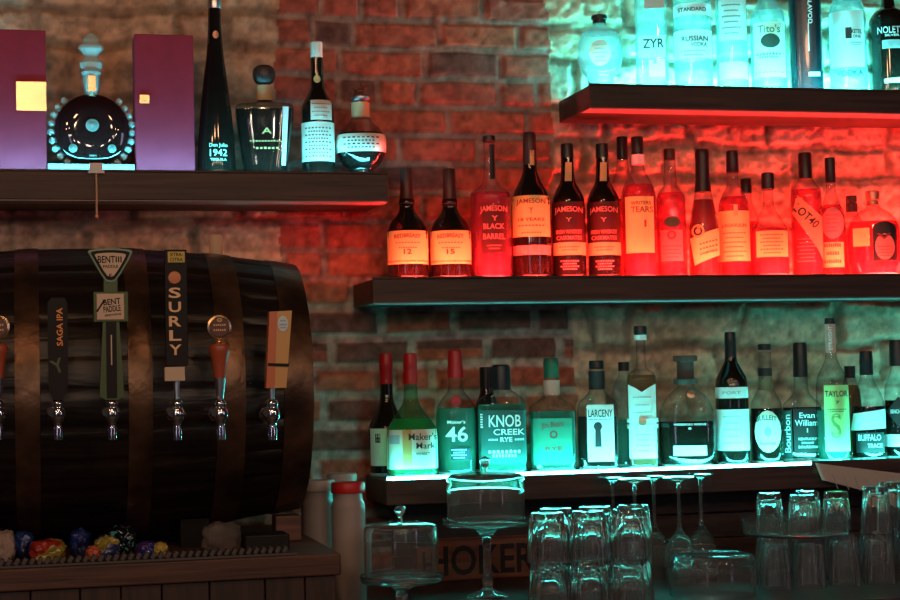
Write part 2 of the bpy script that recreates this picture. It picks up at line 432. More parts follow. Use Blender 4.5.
# ------------------------------------------------------------------ bottles
SH = {'U': Zup, 'M': Zmid, 'B': Zlow, 'L': Zleft}
GR = {'U': 'clear spirit bottles on the upper shelf', 'M': 'whiskey bottles on the middle shelf', 'B': 'bottles on the lower shelf', 'L': 'bottles on the left shelf'}
def bottle(sh, px, ym, Y, prof, label, glass=CLEAR, liq=None, fill=None, cap=None, capm=CAPB, n=2, dr=1, K=40, labels=(), texts=(), turn=None, extra=None, name='liquor_bottle', cat='bottle', group='auto', ring=None, sharp=False):
    """all profile numbers are photo pixels: (half width, image y); turned into metres at the bottle's own distance"""
    P = at(px, ym, Y); z0 = SH[sh] + .0004
    s = mpp((P.x, Y, P.z)); base = Vector((P.x, Y, z0)); yb = None
    kx = s
    def H(y): return at(px, y, Y).z - z0
    rz = math.atan2(CAM[0] - P.x, -(CAM[1] - Y)) * (1 if turn is None else turn)
    t = thing(name, label, cat, base, rz, GR[sh] if group == 'auto' else group)
    pts = [(r * s, H(y)) for r, y in prof if H(y) > .004]
    r0 = prof[0][0] * s
    pts = [(r0 * .90, 0), (r0 * .99, .0018)] + pts
    hb = 3.2 * s
    lathe_obj('glass_base', [(r0 * .88, 0), (r0 * .97, .0012), (r0 * .985, hb)], BASEG, t, n=n, dr=dr, rneck=r0 * .5 if n != 2 or dr != 1 else None, K=K, autos=50)  # base part carries the painted glow
    pts = [(r0 * .985, hb), (r0, hb + .0015)] + [p for p in pts[2:] if p[1] > hb + .003]
    sm = pts if sharp else chaikin(pts, 2)
    # make heights strictly rising
    rn = min(p[0] for p in sm[len(sm) // 2:])
    lathe_obj('glass', sm, glass, t, n=n, dr=dr, rneck=rn if n != 2 or dr != 1 else None, K=K, autos=50)
    rmax = max(p[0] for p in sm)
    hs = np.array([p[1] for p in sm]); rs = np.array([p[0] for p in sm])
    def surf(u, h, off):
        r = float(np.interp(h, hs, rs)); e, d = n, dr
        if (n != 2 or dr != 1) and rmax > rn:
            q = min(1, max(0, (r - rn) / (rmax - rn))); q = q * q * (3 - 2 * q); e = 2 + (n - 2) * q; d = 1 + (dr - 1) * q
        r += off; u = max(-r * .992, min(r * .992, u))
        y = -(r * d + off * (1 - d)) * (1 - abs(u / r) ** e) ** (1 / e)
        return (u, y, h)
    if liq is not None:
        hf = H(fill) if fill is not None else hs[-1] * .7
        wall_t = .0018
        lp = [(max(.001, r - wall_t), max(h, hb + .0008)) for r, h in sm if h < hf]
        lp = [p for i, p in enumerate(lp) if i == 0 or p[1] > lp[i - 1][1] + 1e-5]
        if len(lp) > 1:
            lp.append((max(.001, float(np.interp(hf, hs, rs)) - wall_t), hf))
            lathe_obj('liquid', lp, liq, t, n=n, dr=dr * (.94 if dr < 1 else 1), rneck=rn if n != 2 or dr != 1 else None, K=K, autos=50)
    if cap:
        cp = [(r * s, H(y)) for r, y in cap]
        cp = sorted(cp, key=lambda p: p[1]) if True else cp
        lathe_obj('cap', cp, capm, t, K=24, autos=35)
    if ring:
        for (r, y0, y1, m) in ring:
            lathe_obj('neck_band', [(r * s, H(y0)), (r * s, H(y1))], m, t, K=24)
    for lb in labels:
        shape = lb[0]; m = lb[-1]
        if shape == 'rect':
            _, x0, x1, y0, y1, _m = lb; quad = [(x0, y1), (x1, y1), (x1, y0), (x0, y0)]
        elif shape == 'quad':
            quad = lb[1]
        elif shape == 'oval':
            _, cx, cy, a, b, _m = lb
        nu, nv = 16, 8; V = []; Fc = []
        lo = len([1])
        for j in range(nv + 1):
            for i in range(nu + 1):
                su, sv = i / nu, j / nv
                if shape == 'oval':
                    p, q = su * 2 - 1, math.sin((sv * 2 - 1) * PI / 2)
                    x = cx + a * p * math.sqrt(max(0, 1 - q * q)); y = cy - b * q
                else:
                    A, B, C, D = quad
                    x = (A[0] * (1 - su) + B[0] * su) * (1 - sv) + (D[0] * (1 - su) + C[0] * su) * sv
                    y = (A[1] * (1 - su) + B[1] * su) * (1 - sv) + (D[1] * (1 - su) + C[1] * su) * sv
                V.append(surf(x * s, H(y), .0006 if shape != 'oval' else .0009))
        for j in range(nv):
            for i in range(nu):
                a0 = j * (nu + 1) + i; Fc.append((a0, a0 + 1, a0 + nu + 2, a0 + nu + 1))
        mesh_obj('label', V, Fc, m, t)
    for items, m in texts:
        V, Fc = text_uv([(i[0], i[1], -i[2], i[3], i[4]) + tuple(i[5:]) for i in items])
        mesh_obj('lettering', [surf(u * s, H(-v), .0014) for u, v in V], Fc, m, t, smooth=False)
    if extra: extra(t, s, H, surf)
    return t
YB = -.125
def lines(y0, y1, n, w, h=1.2, cx=0):
    """rows of fine print, as tiny unreadable strokes"""
    out = []
    for i in range(n):
        out.append(('iiliilii', cx, y0 + (y1 - y0) * i / max(1, n - 1), w * (1 - .25 * (i % 2)), h))
    return out
# --- left shelf
bottle('L', 216, 120, -.12, [(19, 166), (18, 140), (15.5, 110), (12, 80), (8.5, 55), (6.8, 30), (6.2, 8)], 'very tall slender dark tequila bottle beside the red case', glass=DARKG,
       cap=[(6.8, 9), (7.2, 7), (7.2, -3), (6.5, -5)], capm=SILVER, texts=[([('Don Julio', 2, 148, 18, 5), ('1942', 2, 155, 17, 7), ('TEQUILA', 2, 162, 16, 3)], pbr('pale_green_ink', (.5, .7, .6), .5))], labels=[('oval', 1, 36, 3, 4, COPPER)])
bottle('L', 265, 140, -.12, [(22, 168), (25, 150), (28.5, 122), (29.5, 109), (28, 105), (10, 104), (7.5, 102), (7.5, 88)], 'wide dark decanter bottle with round ball stopper', glass=CLEAR, liq=DARKL, fill=110, n=4, dr=.55,
       cap=[(7, 84), (9.5, 82), (11, 78), (11.5, 74), (10.5, 69), (7, 66), (2, 65.5)], capm=CAPD, ring=[(8.4, 101, 86, TANP)], labels=[('quad', [(16, 167), (20, 167), (24, 109), (18, 109)], WHITE), ('oval', 0, 93, 4, 5, INKR)],
       texts=[([('A', 2, 133, 10, 6), ('iiliiliiliil', 2, 143, 34, 1.5), ('iiliil', 2, 150, 22, 2)], INKG)])
bottle('L', 318, 130, -.12, [(16.5, 168), (16.5, 112), (15, 104), (10, 95), (6.8, 88), (6.2, 76), (6.2, 58)], 'dark bottle with tall pale capsule and two cream labels', glass=DARKG,
       cap=[(6, 72), (5.6, 60), (6.2, 59), (6, 43), (5, 42)], capm=CREAM, labels=[('rect', -7, 14, 102, 122, CREAM), ('rect', -16.4, 16.4, 124, 163, CREAM), ('oval', 0, 80, 3.5, 4, GOLDP)],
       texts=[(lines(106, 118, 4, 17, 1.3, 3) + lines(130, 158, 9, 26, 1.5), INKR)])
def horse(t, s, H, surf):
    # prancing horse and jockey on the stopper
    bm = bmesh.new(); sz = s
    def blob(x, z, a, b, rot=0):
        r = bmesh.ops.create_uvsphere(bm, u_segments=12, v_segments=8, radius=1)
        M = Matrix.Translation((x * sz, 0, H(z))) @ Matrix.Rotation(rot, 4, 'Y') @ Matrix.Diagonal((a * sz, 2.2 * sz, b * sz, 1))
        bmesh.ops.transform(bm, matrix=M, verts=r['verts'])
    blob(-.5, 91, 5, 2.2, -.15); blob(4.5, 88.5, 2.2, 3, .6); blob(6.8, 87, 2.6, 1.3, .3); blob(0, 87.5, 1.6, 3, .3); blob(1, 84.5, 1.4, 1.4)
    blob(-5, 94, 1, 3.5, .7); blob(3.5, 94.5, 1, 3.2, -.6); blob(-6.5, 89.5, 2.6, .8, .4); blob(0, 95.5, .9, 1.8)
    bm_obj('horse_figure', bm, pbr('bronze', (.25, .12, .07), .35, .8), t, smooth=True)
bottle('L', 361, 140, -.12, [(13, 169), (18, 166), (24, 156), (25.5, 147), (24.5, 138), (19, 129), (11, 122), (9, 117), (8.5, 100)], 'squat round bottle with a horse figure stopper and pale band', glass=CLEAR, liq=DARKL, fill=134, n=2.6, dr=.9, K=16,
       cap=[(8.8, 101), (9.4, 100), (9.4, 97.5), (6, 96.5)], capm=SILVER, labels=[('rect', -25, 25, 136, 154, CREAM)], ring=[(9.2, 118, 103, TANP)], texts=[(lines(140, 150, 4, 36, 1.5), INK)], extra=horse)
# --- middle shelf
def whisk12(px, num, lab):
    bottle('M', px, 240, YB, [(20.5, 272), (20.5, 238), (20, 231), (16.5, 222), (10.5, 215), (8, 211), (7.2, 207), (8.3, 203), (6.8, 197), (6.2, 190), (5.8, 172)], lab, glass=DARKG,
           cap=[(7, 206), (8.2, 204), (7, 197), (6.4, 190), (6.2, 170), (5.6, 169)], capm=CAPD, labels=[('rect', -20.3, 20.3, 232, 265, YELP), ('rect', -20.3, 20.3, 261.5, 263, REDP)],
           texts=[([('REDBREAST', 0, 238, 26, 4, 0, .25), (num, 0, 253, 8, 5)] + lines(244, 249, 2, 24, 1, 0), INKR)])
whisk12(407.5, '12', 'black whiskey bottle with cream label, leftmost on the middle shelf')
whisk12(450.5, '15', 'black whiskey bottle with cream label, second from left on the middle shelf')
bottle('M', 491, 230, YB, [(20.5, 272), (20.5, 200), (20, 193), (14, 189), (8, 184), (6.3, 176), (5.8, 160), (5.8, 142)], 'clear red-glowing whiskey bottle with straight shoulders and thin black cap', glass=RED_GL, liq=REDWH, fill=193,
       cap=[(5.6, 142), (6.4, 141), (6.4, 136.5), (5.5, 136)], labels=[('rect', -9, 14, 206, 254, DREDP), ('rect', 0, 5, 145, 180, BLACKP)],
       texts=[([('JAMESON', 3, 212, 27, 7.5, 0, .15), ('BLACK', 3, 228, 21, 5.5), ('BARREL', 3, 238, 22, 5.5), ('Y', 4, 220, 6, 5)] + lines(247, 250, 2, 14, 1.2, 3), PINKP), ])
bottle('M', 531.5, 230, YB, [(19, 272), (19.4, 210), (18.8, 200), (16, 190), (11, 181), (7.3, 172), (6.6, 160), (6, 140)], 'tall dark bottle with orange-lit label over a black and a red band', glass=DARKG,
       cap=[(7, 165), (6.6, 150), (6.8, 149), (6.4, 134), (5.6, 132.5)], capm=CAPD, labels=[('rect', -18.8, 18.8, 197, 238, YELP), ('rect', -18.8, 18.8, 246.5, 256, PINKP), ('rect', 0, 4.5, 151, 166, GOLDP)],
       texts=[([('JAMESON', 0, 204, 29, 6, 0, .12), ('Y', 0, 212, 4, 6), ('18 YEARS', 0, 221, 26, 3)] + lines(227, 234, 2, 26, 1.2, 0), INKR)])
def caskmate(px, ink2, lab):
    bottle('M', px, 230, YB, [(16.7, 272), (16.7, 208), (15.8, 198), (12, 190), (8, 183), (6.7, 174), (6.2, 160), (6, 150)], lab, glass=DARKG,
           cap=[(6.4, 158), (6.4, 146), (6, 144)], labels=[('rect', -16.4, 16.4, 203, 243, DREDP), ('rect', -16.4, 16.4, 243.5, 256, GOLDP), ('quad', [(-3, 182), (4, 182), (4.5, 163), (-2, 163)], GOLDP)],
           texts=[([('JAMESON', 0, 212.5, 28, 7, 0, .18), ('Y', 0, 221, 6, 4), ('IRISH WHISKEY', 0, 233, 26, 4), ('CASKMATES', 0, 239, 25, 4)], PINKP), (lines(248, 251, 2, 20, 1.2) , INKR), (lines(262, 270, 4, 18, 1.4), PINKP)])
caskmate(569, INKG, 'dark bottle with red label and gold band, left of the matching pair')
caskmate(604, INKG, 'dark bottle with red label and gold band, right of the matching pair')
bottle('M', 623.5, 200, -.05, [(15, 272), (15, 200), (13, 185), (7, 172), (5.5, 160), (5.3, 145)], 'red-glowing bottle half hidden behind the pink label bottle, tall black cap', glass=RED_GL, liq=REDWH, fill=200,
       cap=[(5.6, 160), (5.6, 138), (5, 137)], K=28)
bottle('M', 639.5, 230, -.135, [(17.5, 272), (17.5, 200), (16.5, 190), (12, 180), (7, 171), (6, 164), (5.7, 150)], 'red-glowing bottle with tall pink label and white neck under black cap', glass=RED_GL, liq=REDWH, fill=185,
       cap=[(6, 154), (6.2, 138), (5.6, 137)], ring=[(6.7, 165, 155, WHITE)], labels=[('rect', -13.5, 14.5, 198, 254, YELP)],
       texts=[([('WRITERS', 2, 204.5, 20, 3.5), ("TEARS", 3, 211, 22, 6), ('I', 6, 225, 2, 7)], INKR)])
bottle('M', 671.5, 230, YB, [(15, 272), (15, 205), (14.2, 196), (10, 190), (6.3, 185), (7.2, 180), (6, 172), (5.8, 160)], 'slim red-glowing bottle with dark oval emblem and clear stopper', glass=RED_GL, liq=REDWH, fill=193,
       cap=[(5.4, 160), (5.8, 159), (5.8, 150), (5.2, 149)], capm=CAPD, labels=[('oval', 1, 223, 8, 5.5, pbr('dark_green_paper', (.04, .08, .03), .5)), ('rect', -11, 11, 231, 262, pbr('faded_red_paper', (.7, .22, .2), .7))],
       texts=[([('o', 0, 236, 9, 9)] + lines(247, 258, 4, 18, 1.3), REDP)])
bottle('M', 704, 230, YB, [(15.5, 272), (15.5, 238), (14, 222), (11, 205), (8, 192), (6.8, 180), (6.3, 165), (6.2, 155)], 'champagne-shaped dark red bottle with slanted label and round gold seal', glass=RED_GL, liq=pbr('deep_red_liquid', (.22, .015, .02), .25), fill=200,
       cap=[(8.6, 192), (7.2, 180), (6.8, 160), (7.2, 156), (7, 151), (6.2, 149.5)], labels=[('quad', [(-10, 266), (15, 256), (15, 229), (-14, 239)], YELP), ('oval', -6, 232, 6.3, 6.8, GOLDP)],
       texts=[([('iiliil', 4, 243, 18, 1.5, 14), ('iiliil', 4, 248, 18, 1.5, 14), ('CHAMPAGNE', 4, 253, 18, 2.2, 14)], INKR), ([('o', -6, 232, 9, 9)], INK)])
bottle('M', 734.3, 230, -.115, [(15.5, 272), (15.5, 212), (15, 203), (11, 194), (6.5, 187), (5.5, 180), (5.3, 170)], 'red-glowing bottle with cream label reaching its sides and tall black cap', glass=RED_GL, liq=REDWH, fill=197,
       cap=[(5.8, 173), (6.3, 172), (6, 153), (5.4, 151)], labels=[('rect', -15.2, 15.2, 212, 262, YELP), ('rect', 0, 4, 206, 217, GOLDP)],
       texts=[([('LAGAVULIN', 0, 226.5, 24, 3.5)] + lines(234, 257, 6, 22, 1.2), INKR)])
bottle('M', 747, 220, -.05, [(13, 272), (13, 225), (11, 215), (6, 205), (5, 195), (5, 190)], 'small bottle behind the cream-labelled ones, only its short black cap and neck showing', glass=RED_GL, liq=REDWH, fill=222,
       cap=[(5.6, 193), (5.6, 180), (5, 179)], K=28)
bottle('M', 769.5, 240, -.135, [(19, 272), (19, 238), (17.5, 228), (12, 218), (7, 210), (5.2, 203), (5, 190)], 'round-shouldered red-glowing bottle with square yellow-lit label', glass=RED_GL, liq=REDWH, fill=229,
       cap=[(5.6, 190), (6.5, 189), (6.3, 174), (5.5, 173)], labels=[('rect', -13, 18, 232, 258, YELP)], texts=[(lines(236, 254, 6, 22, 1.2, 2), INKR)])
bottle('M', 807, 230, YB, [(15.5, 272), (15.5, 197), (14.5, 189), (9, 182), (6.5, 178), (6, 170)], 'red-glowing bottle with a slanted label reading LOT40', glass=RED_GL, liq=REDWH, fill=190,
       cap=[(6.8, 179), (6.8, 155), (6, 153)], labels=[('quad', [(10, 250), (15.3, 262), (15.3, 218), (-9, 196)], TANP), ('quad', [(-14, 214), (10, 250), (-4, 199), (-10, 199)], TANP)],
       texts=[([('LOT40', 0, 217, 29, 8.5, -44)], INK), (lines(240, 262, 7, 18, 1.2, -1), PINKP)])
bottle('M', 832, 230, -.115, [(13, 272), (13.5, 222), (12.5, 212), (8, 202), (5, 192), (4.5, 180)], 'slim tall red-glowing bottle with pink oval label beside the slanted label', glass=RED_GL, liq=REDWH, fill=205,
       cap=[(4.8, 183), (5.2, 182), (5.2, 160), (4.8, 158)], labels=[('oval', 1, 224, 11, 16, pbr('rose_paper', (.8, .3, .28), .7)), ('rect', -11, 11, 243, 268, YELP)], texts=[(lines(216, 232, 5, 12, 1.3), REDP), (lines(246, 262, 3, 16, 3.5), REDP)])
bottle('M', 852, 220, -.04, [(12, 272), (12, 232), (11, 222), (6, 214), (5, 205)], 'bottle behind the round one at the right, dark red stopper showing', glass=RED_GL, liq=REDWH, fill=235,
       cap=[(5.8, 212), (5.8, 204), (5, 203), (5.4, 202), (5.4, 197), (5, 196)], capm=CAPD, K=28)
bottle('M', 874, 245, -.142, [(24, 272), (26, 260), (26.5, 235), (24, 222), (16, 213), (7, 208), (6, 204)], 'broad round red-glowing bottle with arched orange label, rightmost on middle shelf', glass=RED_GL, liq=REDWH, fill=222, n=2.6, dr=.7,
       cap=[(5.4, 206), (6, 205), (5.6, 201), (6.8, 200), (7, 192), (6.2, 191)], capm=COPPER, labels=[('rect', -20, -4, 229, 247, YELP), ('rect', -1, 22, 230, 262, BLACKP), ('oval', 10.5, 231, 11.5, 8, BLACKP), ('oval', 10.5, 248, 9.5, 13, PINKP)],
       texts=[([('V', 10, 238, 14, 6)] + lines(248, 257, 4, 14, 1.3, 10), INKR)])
# --- upper shelf
bottle('U', 600, 50, YB, [(13, 78), (19, 72), (23, 58), (22, 42), (16, 31), (8, 27), (6.3, 25), (6, 20)], 'round clear decanter with short neck and dark flat cap, leftmost on upper shelf', glass=CLEARW, liq=WATER, fill=34, dr=.8, n=2.3,
       cap=[(6.6, 24), (6.6, 20), (8, 19.5), (8, 16.5), (7.2, 15.5)], capm=CAPB, labels=[('oval', 0, 56, 11, 13, CREAM)], texts=[(lines(48, 64, 5, 14, 1.5), GREYP)])
bottle('U', 651.5, 50, YB, [(15.8, 80), (15.8, 0), (15.8, -10), (14, -14), (7, -18), (6, -22), (6, -38)], 'square-shouldered clear vodka bottle reading ZYR', glass=CLEARW, liq=WATER, fill=-5, n=6, dr=.8,
       cap=[(6.4, -34), (6.4, -50)], capm=SILVER, labels=[('rect', -6, 14, -8, 11, PINKP), ('rect', -3, 13, 62, 79, WHITE), ('rect', -13, 14, 38, 60, pbr('misty_panel', (.6, .75, .75), .5))], texts=[([('ZYR', 2, 46, 21, 9), ('2', 3, 64, 4, 3)], INK)])
bottle('U', 693, 50, YB, [(19, 80), (19, -5), (18, -15), (10, -24), (7, -32), (6.5, -45)], 'wide clear vodka bottle with two white printed bands', glass=CLEARW, liq=WATER, fill=-8,
       cap=[(7, -40), (7, -58)], capm=SILVER, labels=[('rect', -18.6, 18.6, 7, 19, WHITE), ('rect', -18.6, 18.6, 33, 61, WHITE)], texts=[([('STANDARD', 0, 13, 28, 4), ('RUSSIAN', 2, 42, 26, 5), ('VODKA', 6, 48, 16, 4)] + lines(54, 58, 2, 24, 1.2), INK)])
bottle('U', 732, 50, -.115, [(15.5, 80), (15.5, -5), (14, -16), (7, -28), (6, -40)], 'slim clear bottle with tall white label over a lower white block', glass=CLEARW, liq=WATER, fill=-8,
       cap=[(6.4, -36), (6.4, -52)], capm=SILVER, labels=[('rect', -12, 15, 2, 43, WHITE), ('rect', -13, 15, 64, 81, WHITE)], texts=[(lines(8, 36, 6, 18, 1.6), INK)])
bottle('U', 768.5, 50, YB, [(17.7, 82), (17.7, 24), (16.5, 15), (12, 7), (7.5, 0), (6.3, -8), (6, -25)], 'clear vodka bottle with cream label and dark oval picture with orange centre', glass=CLEARW, liq=WATER, fill=12,
       cap=[(6.5, -14), (6.5, -30)], capm=COPPER, labels=[('rect', -14.5, 16.5, 25, 80, CREAM), ('oval', 2, 44, 9.5, 7.2, pbr('dark_picture', (.03, .05, .04), .6)), ('rect', -0.5, 4, 39.5, 49, INKO)],
       texts=[([("Tito's", 1, 32, 22, 8)] + lines(57, 60, 2, 24, 2), pbr('green_ink', (.05, .2, .12), .6)), (lines(75, 78, 1, 28, 1.2), GREYP)])
bottle('U', 806, 50, -.13, [(16.2, 82), (16.2, -20), (14, -30), (7, -38), (6, -50)], 'black opaque vodka bottle with sideways white name', glass=pbr('blue_black_glass', (.006, .02, .028), .22, coat=.3), n=3.5, dr=.95,
       cap=[(6.4, -46), (6.4, -60)], texts=[([('BLAVOD', 5, 14, 26, 4.2, -90), ('l', 3, 40, .9, 28)], INKW)], labels=[('rect', 2, 13, 75, 79, WHITE)])
bottle('U', 848, 50, YB, [(18.5, 83), (18.5, 20), (17, 8), (12, -4), (7, -14), (6, -30)], 'clear vodka bottle with tall white label and small black crest', glass=CLEARW, liq=WATER, fill=0,
       cap=[(6.6, -24), (6.6, -42)], capm=SILVER, labels=[('rect', -17.5, 16, 14, 70, WHITE), ('rect', -2, 4, 31, 42, BLACKP)], texts=[([('KETEL', 9, 35, 10, 4), ('ONE', 9, 40, 8, 3)] + lines(46, 48, 2, 12, 1.2, 8), INK), ([('VODKA', 1, 76, 26, 6)], INK)])
bottle('U', 889.5, 50, YB, [(20.5, 84), (20.5, 30), (19.5, 20), (14, 12), (7.5, 8), (6.5, 3), (6, -20)], 'black gin bottle with white name and grey band, rightmost on upper shelf', glass=DARKG,
       cap=[(6.4, 8), (6.6, -12), (6.2, -28)], capm=COPPER, texts=[([("NOLET'S", 2, 33.5, 26, 7), ('SILVER', 3, 39, 14, 2.2)], INKW)], labels=[('rect', -7, 19, 43.5, 52, GREYP), ('quad', [(-6, 86), (20, 86), (20, 80), (-6, 82)], WHITE)])
# --- lower shelf
def drips(t, s, H, surf): pass
bottle('B', 387, 420, -.045, [(18, 466), (18, 436), (19, 427), (12, 413), (7.5, 402), (6.5, 395), (6, 370)], 'dark bottle with red wax top and pale label half hidden behind the green-lit one', glass=DARKG,
       cap=[(6.9, 384), (6.4, 372), (6.9, 370), (6.9, 360), (6.2, 354), (5, 353)], capm=CAPR, labels=[('rect', -17, 18, 428, 465, CREAM), ('rect', -12, -7, 433, 442, INK)])
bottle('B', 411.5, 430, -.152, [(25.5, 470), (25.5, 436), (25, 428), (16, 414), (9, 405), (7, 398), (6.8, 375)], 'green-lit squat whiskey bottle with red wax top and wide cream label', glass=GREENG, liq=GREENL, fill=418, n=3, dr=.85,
       cap=[(7.6, 384), (7.6, 376), (6.6, 370), (7, 368), (7, 358), (6.2, 354), (5, 353)], capm=CAPR, labels=[('rect', -25, 26.2, 429, 468, CREAM), ('rect', -9, 0, 429, 468, pbr('orange_stripe', (.75, .38, .12), .7)), ('rect', -22, -12, 434, 443, GREYP)],
       texts=[([("Maker's", 11, 436, 28, 7), ('Mark', 14, 445, 19, 6), ('WHISKY', 11, 453, 14, 3)] , INK)])
def seal(t, s, H, surf):
    c = Vector(surf(0, H(400.5), .001))
    o = lathe_obj('wax_seal', [(5.2 * s, -.001), (5.2 * s, .0015), (4.2 * s, .003), (.2 * s, .003)], CAPR, t, axis='Y', K=20); o.location = c
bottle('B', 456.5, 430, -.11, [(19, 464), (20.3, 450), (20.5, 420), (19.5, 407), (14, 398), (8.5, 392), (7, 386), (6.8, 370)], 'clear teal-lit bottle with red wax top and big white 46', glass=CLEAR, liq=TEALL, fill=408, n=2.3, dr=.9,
       cap=[(8.2, 378), (8, 370), (7.2, 364), (7.4, 356), (6.6, 351), (5.2, 350)], capm=CAPR, labels=[('rect', -6, 13, 447, 459, pbr('navy_label', (.02, .04, .07), .6))],
       texts=[([("Maker's", 0, 421.5, 18, 3.5), ('46', 0, 433.5, 22, 15)] + lines(449, 457, 4, 15, 1.3, 2), INKW)], extra=seal)
bottle('B', 487, 400, -.05, [(15, 462), (15, 415), (12, 404), (7, 394), (6.5, 384)], 'bottle behind the KNOB CREEK label, only its black cap showing', glass=DARKG, cap=[(7, 388), (7, 368), (6.2, 367)], K=28)
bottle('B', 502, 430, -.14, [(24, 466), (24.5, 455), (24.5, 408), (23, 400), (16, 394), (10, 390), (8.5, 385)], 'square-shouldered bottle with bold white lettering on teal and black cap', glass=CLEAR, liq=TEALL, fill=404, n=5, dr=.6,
       cap=[(9.6, 390), (9.6, 369), (9, 366), (7, 364.5)], labels=[('rect', -21, 24, 410, 463, TEALP)],
       texts=[([('KNOB', 3, 420.5, 32, 12), ('CREEK', 7, 431.5, 31, 6), ('RYE', 4, 439, 12, 4.5), ('iiliil', -9, 439, 9, 2), ('iiliil', 17, 439, 9, 2), ('iiliil', -20, 420, 14, 2.5, -90)] + lines(451, 455, 2, 32, 3, 2), INKW)])
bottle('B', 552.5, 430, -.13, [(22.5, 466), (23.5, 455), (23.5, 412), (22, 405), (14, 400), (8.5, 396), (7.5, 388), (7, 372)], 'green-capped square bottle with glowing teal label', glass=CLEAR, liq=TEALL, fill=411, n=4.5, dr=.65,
       cap=[(7.8, 378), (7.6, 366), (7.8, 364), (7.4, 359), (6.6, 358)], capm=pbr('green_cap', (.02, .12, .07), .35), ring=[(8.3, 395, 380, PINKP)], labels=[('rect', -19.5, 19.5, 418, 464, pbr('mint_label', (.03, .22, .15), .5))],
       texts=[([('Jim Beam', 0, 425, 22, 7, 6), ('RYE', 1, 448, 17, 4)], INKR), ([('o', 1, 434, 8, 8)], INKR)])
def keyhole(t, s, H, surf):
    V = []; Fc = []
    pts = [(math.cos(a) * 4.2, 426 + math.sin(a) * 4.4) for a in np.linspace(-PI * 1.28, PI * .28, 18)]
    pts = [(x, y) for x, y in pts]
    pts += [(3.4, 446.5), (-3.4, 446.5)]
    top = [surf((x) * s, H(y), .0013) for x, y in pts]
    mesh_obj('keyhole_print', top, [tuple(range(len(top)))], INK, t, smooth=False)
bottle('B', 598, 430, -.135, [(19.5, 464), (20.5, 455), (20.5, 410), (19, 402), (13, 397), (8.5, 392), (7.5, 386), (7, 368)], 'flat-sided bottle with white label, black keyhole and black neck band', glass=CLEAR, liq=DARKL, fill=416, n=4.5, dr=.6,
       cap=[(7.4, 369), (7.6, 368), (7.4, 361.5), (6.8, 360.5)], ring=[(8.2, 389.5, 371, BLACKP)], labels=[('rect', -10.5, 16, 404.5, 461, WHITE)],
       texts=[([('LARCENY', 2.8, 413, 24, 7.5), ('-----', 2.8, 419, 24, .5)], INK), ([('I', 0, 379, 2, 6), ('o', 0, 375, 3.5, 3.5)], INKG)], extra=keyhole)
bottle('B', 625, 420, -.05, [(13, 462), (13, 395), (11, 385), (6, 376), (5, 370), (5, 366)], 'teal bottle mostly hidden behind the tall white-labelled bottle', glass=CLEARW, liq=TEALL, fill=420, cap=[(5.5, 371), (5.5, 362)], K=28)
def ribbon(t, s, H, surf):
    for y0, y1 in ((418, 422), (424, 428)):
        V = []
        lathe_obj('ribbon', [(15.6 * s, H(y1)), (15.6 * s, H(y0))], WHITE, t, n=5, dr=.95, K=40, capb=False, capt=False)
    o = lathe_obj('medallion', [(4 * s, -.001), (4 * s, .002), (.2 * s, .003)], COPPER, t, axis='Y', K=20); o.location = (0, -15.2 * s, H(421))
bottle('B', 642, 400, -.14, [(14.6, 463), (14.8, 455), (14.8, 385), (14.5, 377), (12, 372), (6.5, 369), (5, 365), (4.6, 350), (4.4, 332)], 'tall square bottle with long thin neck, white label and ribbon band', glass=CLEAR, liq=WHISKEY, fill=375, n=5, dr=.95,
       cap=[(5, 336), (6.6, 334), (6.6, 328), (6, 326)], capm=CAPB, ring=[(6.2, 340, 335, WHITE)], labels=[('rect', -13.6, 13.8, 392, 458, WHITE), ('quad', [(-13.6, 392), (0, 392), (-6, 388), (-13.6, 384)], WHITE), ('quad', [(0, 392), (13.8, 392), (13.8, 384), (6, 388)], WHITE)],
       texts=[(lines(397, 412, 3, 18, 1.5) + lines(434, 450, 4, 14, 1.5), GREYP)], extra=ribbon)
bottle('B', 687, 430, -.13, [(26, 463), (28.5, 456), (28.5, 420), (26, 407), (19, 395), (11, 389), (8, 386), (8, 378)], 'broad oval decanter bottle with glass stopper, dark spirit and bright name plate', glass=CLEAR, liq=DARKL, fill=421, n=3, dr=.55,
       cap=[(11.5, 384), (12, 383), (12, 379), (8.5, 377.5), (8.5, 362), (12.2, 361), (12.2, 356.5), (11.4, 355.5)], capm=pbr('smoked_stopper', (.10, .08, .07), .15), labels=[('rect', -14, 19, 445, 455, WHITE), ('oval', 5, 394, 4, 4, COPPER)],
       texts=[([('WOODFORD RESERVE', 3, 424, 32, 2), ('o', 3, 428, 3, 2)], INKW), ])
bottle('B', 732.5, 420, -.13, [(16.3, 463), (16.5, 455), (16.5, 386), (15, 377), (10, 368), (6.2, 361), (5.5, 352), (5.3, 338)], 'dark wine-shaped bottle with narrow and wide white labels', glass=DARKG,
       cap=[(5.9, 358), (5.7, 343), (5.9, 342), (5.5, 333), (5, 332)], capm=CAPB, labels=[('rect', -16.2, 16.2, 387, 398, WHITE), ('rect', -16.2, 16.2, 409, 450, WHITE)], texts=[([('PORT', 0, 392.5, 18, 3)] + lines(416, 442, 5, 18, 1.5), GREYP)])
